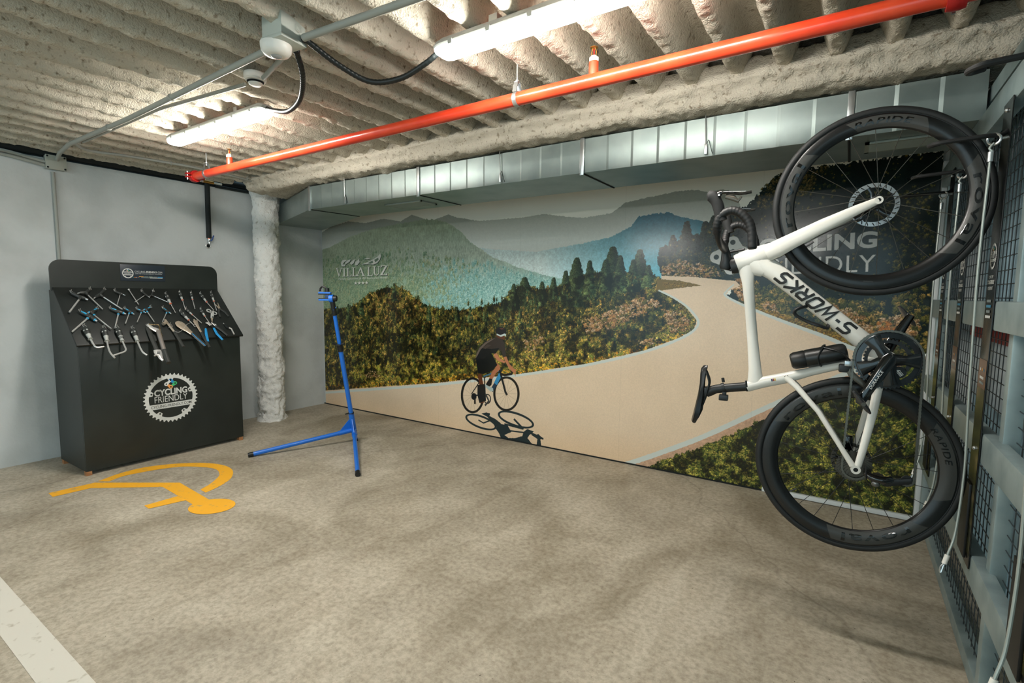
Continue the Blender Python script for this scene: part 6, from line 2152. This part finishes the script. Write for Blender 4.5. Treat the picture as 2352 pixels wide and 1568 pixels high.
def arc_pts(c, r, a0, a1, n):
    return [(c[0] + r * math.cos(a0 + (a1 - a0) * i / n), c[1] + r * math.sin(a0 + (a1 - a0) * i / n)) for i in range(n + 1)]


path = arc_pts(BBc, 0.1045, math.radians(95), math.radians(-93), 26)
path += arc_pts(lo_c, 0.020, math.radians(-90), math.radians(-262), 8)
path += arc_pts(up_c, 0.020, math.radians(-70), math.radians(70), 8)
path += arc_pts((0, 0), 0.042, math.radians(-120), math.radians(-263), 12)
P3 = np.array([(p[0], p[1]) for p in path] + [path[0]])
seg = np.linalg.norm(np.diff(P3, axis=0), axis=1)
cum = np.concatenate([[0], np.cumsum(seg)])
npit = int(cum[-1] / 0.0127)
smp = np.stack([np.interp(np.linspace(0, cum[-1], npit + 1), cum, P3[:, k]) for k in (0, 1)], 1)
ch = MB()
for i in range(npit):
    a, b = smp[i], smp[i + 1]
    d = (b - a) / (np.linalg.norm(b - a) + 1e-9)
    w = np.array([-d[1], d[0]])
    off = 0.0030 if i % 2 else 0.0021
    for s in (-1, 1):
        y1 = ych + s * off
        q = [a - d * 0.0035 + w * 0.002, a + w * 0.0042, (a + b) / 2 + w * 0.0028, b + w * 0.0042, b + d * 0.0035 + w * 0.002, b + d * 0.0035 - w * 0.002, b - w * 0.0042, (a + b) / 2 - w * 0.0028, a - w * 0.0042, a - d * 0.0035 - w * 0.002]
        vs = [(p[0], y1 - 0.0005, p[1]) for p in q] + [(p[0], y1 + 0.0005, p[1]) for p in q]
        n = len(q)
        ch.add(vs, [tuple(range(n)), tuple(range(2 * n - 1, n - 1, -1))] + [(k, n + k, n + (k + 1) % n, (k + 1) % n) for k in range(n)])
ch.build('chain', mat('chain_steel', S(110, 108, 100), 0.35, 0.85), bike, smooth=30)
rd = MB().tube(smooth_path([(-0.006, -0.070, -0.030), (-0.018, -0.080, -0.052), (-0.020, -0.084, -0.085), (-0.012, -0.080, -0.112)], 4), [0.010, 0.011, 0.012, 0.013, 0.014, 0.0145, 0.0145, 0.0145, 0.0145, 0.014, 0.013, 0.012, 0.010][:13], 12).build('rear_derailleur', M_inkg, bike)
for c in (up_c, lo_c):
    MB().lathe([(0.004, -0.002), (0.018, -0.002), (0.018, 0.002), (0.004, 0.002)], (c[0], ych, c[1]), (0, 1, 0), 22, closed=True).build('jockey_wheel', M_satin, rd)
for yy in (ych - 0.006, ych + 0.006):
    MB().tube([(up_c[0] + 0.002, yy, up_c[1] + 0.012), (up_c[0] - 0.012, yy, up_c[1] - 0.03), (lo_c[0] - 0.012, yy, lo_c[1] + 0.03), (lo_c[0], yy, lo_c[1] - 0.012)], 0.0014, 8, up=UPY, ry=[0.010, 0.012, 0.011, 0.009]).build('derailleur_cage', M_satin, rd)
MB().sphere((-0.036, -0.082, -0.062), 0.014, 12, 8).build('derailleur_knuckle', mat('grey_metal', S(120, 120, 118), 0.3, 0.8), rd)
MB().tube(smooth_path([(0.02, -0.066, -0.03), (0.0, -0.085, -0.03), (-0.03, -0.08, -0.035), (-0.045, -0.07, -0.05)], 5), 0.0022, 6).build('shift_cable', M_black, rd)
fd = MB().box((0.372, -0.034, 0.058), (0.030, 0.026, 0.036), bev=0.005).build('front_derailleur', M_satin, bike)
MB().tube([(0.380, -0.044, 0.050), (0.352, -0.047, 0.035), (0.322, -0.048, 0.000), (0.300, -0.048, -0.020)], 0.0016, 8, up=UPY, ry=[0.010, 0.012, 0.010, 0.006]).build('chain_guide', M_dsteel, fd)
MB().box((0.392, -0.046, 0.048), (0.020, 0.006, 0.024), bev=0.002).build('chain_guide_arm', M_silver, fd)
MB().box((0.945, 0.050, 0.035), (0.050, 0.030, 0.030), Matrix.Rotation(1.05, 3, 'Y'), bev=0.006).build('brake_caliper', M_inkg, bike)
MB().box((0.070, 0.058, 0.015), (0.055, 0.030, 0.030), bev=0.006).build('brake_caliper', M_inkg, bike)
MB().tube(smooth_path([(0.93, 0.03, 0.035), (0.925, 0.02, 0.06), (0.905, 0.03, 0.11), (0.86, 0.034, 0.2)], 5), 0.0022, 6).build('brake_hose', M_black, bike)
# ------------------------------------------------------------------ wire cage along the right of the room
cage = thing('storage_cage', 'galvanised wire mesh storage cage beside the hanging bicycle', 'cage', (XC, 2.3, 0.0))
M_wire = mat('dark_wire', S(58, 64, 66), 0.45, 0.6)
yA, yZ = 0.75, 3.94
MB().box((XC + 0.022, (yA + yZ) / 2, 0.030), (0.055, yZ - yA, 0.060), bev=0.006).build('floor_rail', M_galv2, cage)
for z0, z1, xa in ((0.400, 0.505, 0.406), (0.835, 0.940, 0.406), (1.293, 1.392, 0.406), (2.045, 2.150, 0.406)):
    MB().box(((xa + XC) / 2, (yA + yZ) / 2, (z0 + z1) / 2), (XC - xa, yZ - yA, z1 - z0), bev=0.008).build('cross_rail', M_galv2, cage)
MB().box((XC + 0.02, (yA + yZ) / 2, 2.255), (0.06, yZ - yA, 0.07), bev=0.006).build('top_rail', M_galv2, cage)
for y in (0.95, 2.215, 3.915):
    MB().box((XC + 0.004, y, 1.15), (0.044, 0.050, 2.28), bev=0.005).build('post', M_galv2, cage)
for (ya_, yb_) in ((0.98, 2.19), (2.24, 3.89)):
    mv, mh = MB(), MB()
    y = ya_ + 0.02
    while y < yb_:
        mv.tube([(XC + 0.020, y, 0.06), (XC + 0.020, y, 2.22)], 0.0018, 5)
        y += 0.0545
    z = 0.09
    while z < 2.2:
        mh.tube([(XC + 0.0155, ya_, z), (XC + 0.0155, yb_, z)], 0.0018, 5)
        z += 0.0505
    p = mv.build('wire_mesh', M_wire, cage)
    p['kind'] = 'stuff'
    p = mh.build('wire_mesh', M_wire, cage)
    p['kind'] = 'stuff'

# crumpled bag on the rail behind the mesh
n1_, n2_ = 26, 18
P_ = []
for i in range(n2_ + 1):
    for j in range(n1_):
        t_, a = math.pi * i / n2_, 2 * math.pi * j / n1_
        P_.append((math.sin(t_) * math.cos(a), math.sin(t_) * math.sin(a), math.cos(t_)))
P_ = np.array(P_)
dd = 1 + 0.9 * (np.abs(fbm(P_ * 2.2 + 5, 3, 90) - 0.5) - 0.12)
Q = P_ * dd[:, None] * np.array([0.045, 0.075, 0.082])
fs = []
for i in range(n2_):
    for j in range(n1_):
        fs.append((i * n1_ + j, (i + 1) * n1_ + j, (i + 1) * n1_ + (j + 1) % n1_, i * n1_ + (j + 1) % n1_))
Q[:, 2] = np.maximum(Q[:, 2], -0.070)
bag = MB().add(Q + np.array([0.535, 2.355, 1.462]), fs).build('plastic_bag', mat('grey_film', S(190, 196, 196), 0.25), base=(0.535, 2.355, 1.392), smooth=25)
tag(bag, 'crumpled translucent grey plastic bag behind the cage mesh', 'bag')
sh_ = MB().box((0.545, 2.9, 1.383), (0.13, 1.9, 0.016)).build('cage_shelf', M_galv2, cage)
cr_ = thing('plastic_crate', 'dark red crate stored behind the cage mesh under the shelf', 'crate', (0.55, 2.75, 0.95))
MB().box((0.555, 2.75, 1.245), (0.10, 1.2, 0.05), bev=0.006).build('crate_rim', mat('red_crate', S(130, 30, 30), 0.5), cr_)
MB().box((0.565, 2.75, 1.08), (0.08, 1.16, 0.28), bev=0.006).build('crate_body', mat('pale_crate', S(176, 190, 196), 0.5), cr_)


# ------------------------------------------------------------------ upright bike racks
def strip_print():
    m = bpy.data.materials.new('landscape_strip_print')
    m.use_nodes = True
    nt = m.node_tree
    b = nt.nodes['Principled BSDF']
    g = nt.nodes.new('ShaderNodeNewGeometry')
    mp = nt.nodes.new('ShaderNodeMapping')
    mp.inputs['Scale'].default_value = (3, 3, 14)
    n = nt.nodes.new('ShaderNodeTexNoise')
    n.inputs['Scale'].default_value = 1.2
    n.inputs['Detail'].default_value = 5
    r = nt.nodes.new('ShaderNodeValToRGB')
    e = r.color_ramp.elements
    e[0].position, e[0].color = 0.32, S(22, 26, 18)
    e[1].position, e[1].color = 0.72, S(120, 104, 70)
    e.new(0.5).color = S(58, 58, 30)
    nt.links.new(g.outputs['Position'], mp.inputs['Vector'])
    nt.links.new(mp.outputs['Vector'], n.inputs['Vector'])
    nt.links.new(n.outputs['Fac'], r.inputs['Fac'])
    nt.links.new(r.outputs['Color'], b.inputs['Base Color'])
    b.inputs['Roughness'].default_value = 0.2
    return m


M_strip = strip_print()
M_brown = mat('brown_print', S(92, 58, 34), 0.3)
M_eye = mat('zinc_eye', S(206, 210, 210), 0.25, 0.9)
M_cable = mat('steel_cable', S(170, 178, 172), 0.45, 0.5)


def bike_rack(y, label, w=0.122, used=False, sag=0.0):
    xf = 0.400
    t = thing('bike_rack', label, 'bike rack', (xf, y, 0.44), 'upright printed bike racks on the cage')
    pn = MB().box((xf + 0.002, y, 1.255), (0.004, w, 1.60), bev=0.001).build('rack_board', mat('black_board', S(18, 20, 20), 0.25), t)
    xo = xf - 0.0008
    MB().add([(xo, y - w / 2 + 0.002, 0.50), (xo, y + w / 2 - 0.002, 0.50), (xo, y + w / 2 - 0.002, 1.12), (xo, y - w / 2 + 0.002, 1.12)], [(0, 3, 2, 1)]).build('landscape_print', M_strip, pn, smooth=None)
    MB().add([(xo - 0.0003, y - w / 2 + 0.002, 1.09), (xo - 0.0003, y + w / 2 - 0.002, 1.09), (xo - 0.0003, y + w / 2 - 0.002, 1.19), (xo - 0.0003, y - w / 2 + 0.002, 1.19)], [(0, 3, 2, 1)]).build('brown_print', M_brown, pn, smooth=None)
    emblem(pn, (xo - 0.0006, y, 1.545), (0, -1, 0), (0, 0, 1), 0.046, M_print)

    def tx(body, z0, z1, k, m=M_print, bold=0.0):
        V, F = text_fit(body, -w * k / 2, w * k / 2, z0, z1, bold)
        lay(V, F, (xo - 0.0009, y, 0), (0, -1, 0), (0, 0, 1)).build('lettering', m, pn, smooth=None)
    tx('JOIN THE', 1.466, 1.480, 0.5)
    tx('CYCLING FRIENDLY', 1.450, 1.464, 0.82, M_print, 0.03)
    tx('MOVEMENT', 1.430, 1.442, 0.6)
    def bar(z_, k, dy, m):
        MB().add([(xo - 0.0009, y - w * k / 2 + dy, z_), (xo - 0.0009, y + w * k / 2 + dy, z_), (xo - 0.0009, y + w * k / 2 + dy, z_ + 0.009), (xo - 0.0009, y - w * k / 2 + dy, z_ + 0.009)], [(0, 3, 2, 1)]).build('print_line', m, pn, smooth=None)
    M_dim = mat('dim_print', S(120, 132, 132), 0.5)
    bar(1.388, 0.55, 0.0, M_dim)
    bar(1.370, 0.58, 0.0, mat('cyan_print', S(60, 130, 160), 0.5))
    bar(1.352, 0.45, 0.0, M_dim)
    bar(1.334, 0.62, 0.0, M_print)
    for k, m in ((-1, mat('cyan_print', S(60, 130, 160), 0.5)), (0, mat('amber_print', S(226, 160, 70), 0.5)), (1, M_print)):
        bar(1.150, 0.10, k * w * 0.22, m)
    bar(1.122, 0.50, 0.0, M_print)
    bar(1.104, 0.55, 0.0, M_dim)
    # fixings
    for z in (2.025, 0.875):
        MB().sphere((xf - 0.002, y, z), 0.0075, 10, 6).build('bolt', M_eye, t)
    # hook
    hz = 1.935
    P_ = [(xf + 0.002, y - 0.020, hz + 0.02), (xf - 0.012, y - 0.034, hz + 0.004), (xf - 0.06, y - 0.062, hz), (xf - 0.185, y - 0.066, hz - 0.006), (xf - 0.202, y - 0.03, hz - 0.004), (xf - 0.195, y + 0.01, hz + 0.004), (xf - 0.165, y + 0.03, hz + 0.015)]
    MB().tube(arc_path(P_, 0.03), 0.0075, 10).build('hook', M_rubber, t)
    # eye bolt and lock cable
    ez = 1.925
    ec = (xf - 0.034, y - 0.045, ez)
    eye = MB().ring(ec, (0.35, 1, 0.15), 0.0165, 0.0045, 24, 8).build('eye_bolt', M_eye, t)
    MB().cyl((xf, y - 0.045, ez + 0.002), (xf - 0.018, y - 0.045, ez), 0.0045, n=10).build('eye_shank', M_eye, eye)
    cx0 = xf - 0.040
    MB().tube(smooth_path([(cx0 + 0.006, y - 0.046, ez - 0.012), (cx0 - 0.004, y - 0.047, ez - 0.028), (cx0 + 0.004, y - 0.047, ez - 0.040), (cx0, y - 0.047, ez - 0.045)], 4), 0.004, 8).build('cable_loop', M_cable, eye)
    MB().cyl((cx0, y - 0.047, ez - 0.040), (cx0, y - 0.047, ez - 0.072), 0.0085, n=12).build('crimp', M_zinc, eye)
    cp_ = smooth_path([(cx0, y - 0.047, ez - 0.07), (cx0 - 0.004, y - 0.045, 1.5), (cx0 + 0.004, y - 0.035, 1.1), (cx0 + 0.012, y - 0.03, 0.8), (cx0 + 0.002, y - 0.045, 0.58 - sag), (cx0 - 0.016, y - 0.06, 0.49 - sag)], 8)
    cb = MB().tube(cp_, 0.0042, 8).build('lock_cable', M_cable, t)
    e = np.array(cp_[-1])
    MB().cyl(tuple(e), tuple(e + np.array([-0.008, -0.006, -0.032])), 0.008, n=12).build('crimp', M_white, cb)
    MB().tube(smooth_path([tuple(e + np.array([-0.008, -0.006, -0.030])), tuple(e + np.array([-0.018, -0.008, -0.05])), tuple(e + np.array([-0.016, -0.012, -0.066])), tuple(e + np.array([-0.008, -0.006, -0.034]))], 5), 0.003, 6).build('cable_eye', M_zinc, cb)
    # wheel stop
    MB().box((xf - 0.005, y + 0.045, 0.61), (0.008, 0.12, 0.27), bev=0.002).build('wheel_stop', M_black, t)
    return t


bike_rack(2.372, 'printed bike rack whose hook holds the white bicycle')
bike_rack(2.945, 'printed bike rack second from the mural, seen through the bicycle wheel')
bike_rack(3.475, 'printed bike rack nearest the mural at the far end of the cage')
bike_rack(1.66, 'printed bike rack at the picture edge with empty black hook overhead')

# ------------------------------------------------------------------ tidy
for o in TRACK:
    if '_b' in o:
        del o['_b']
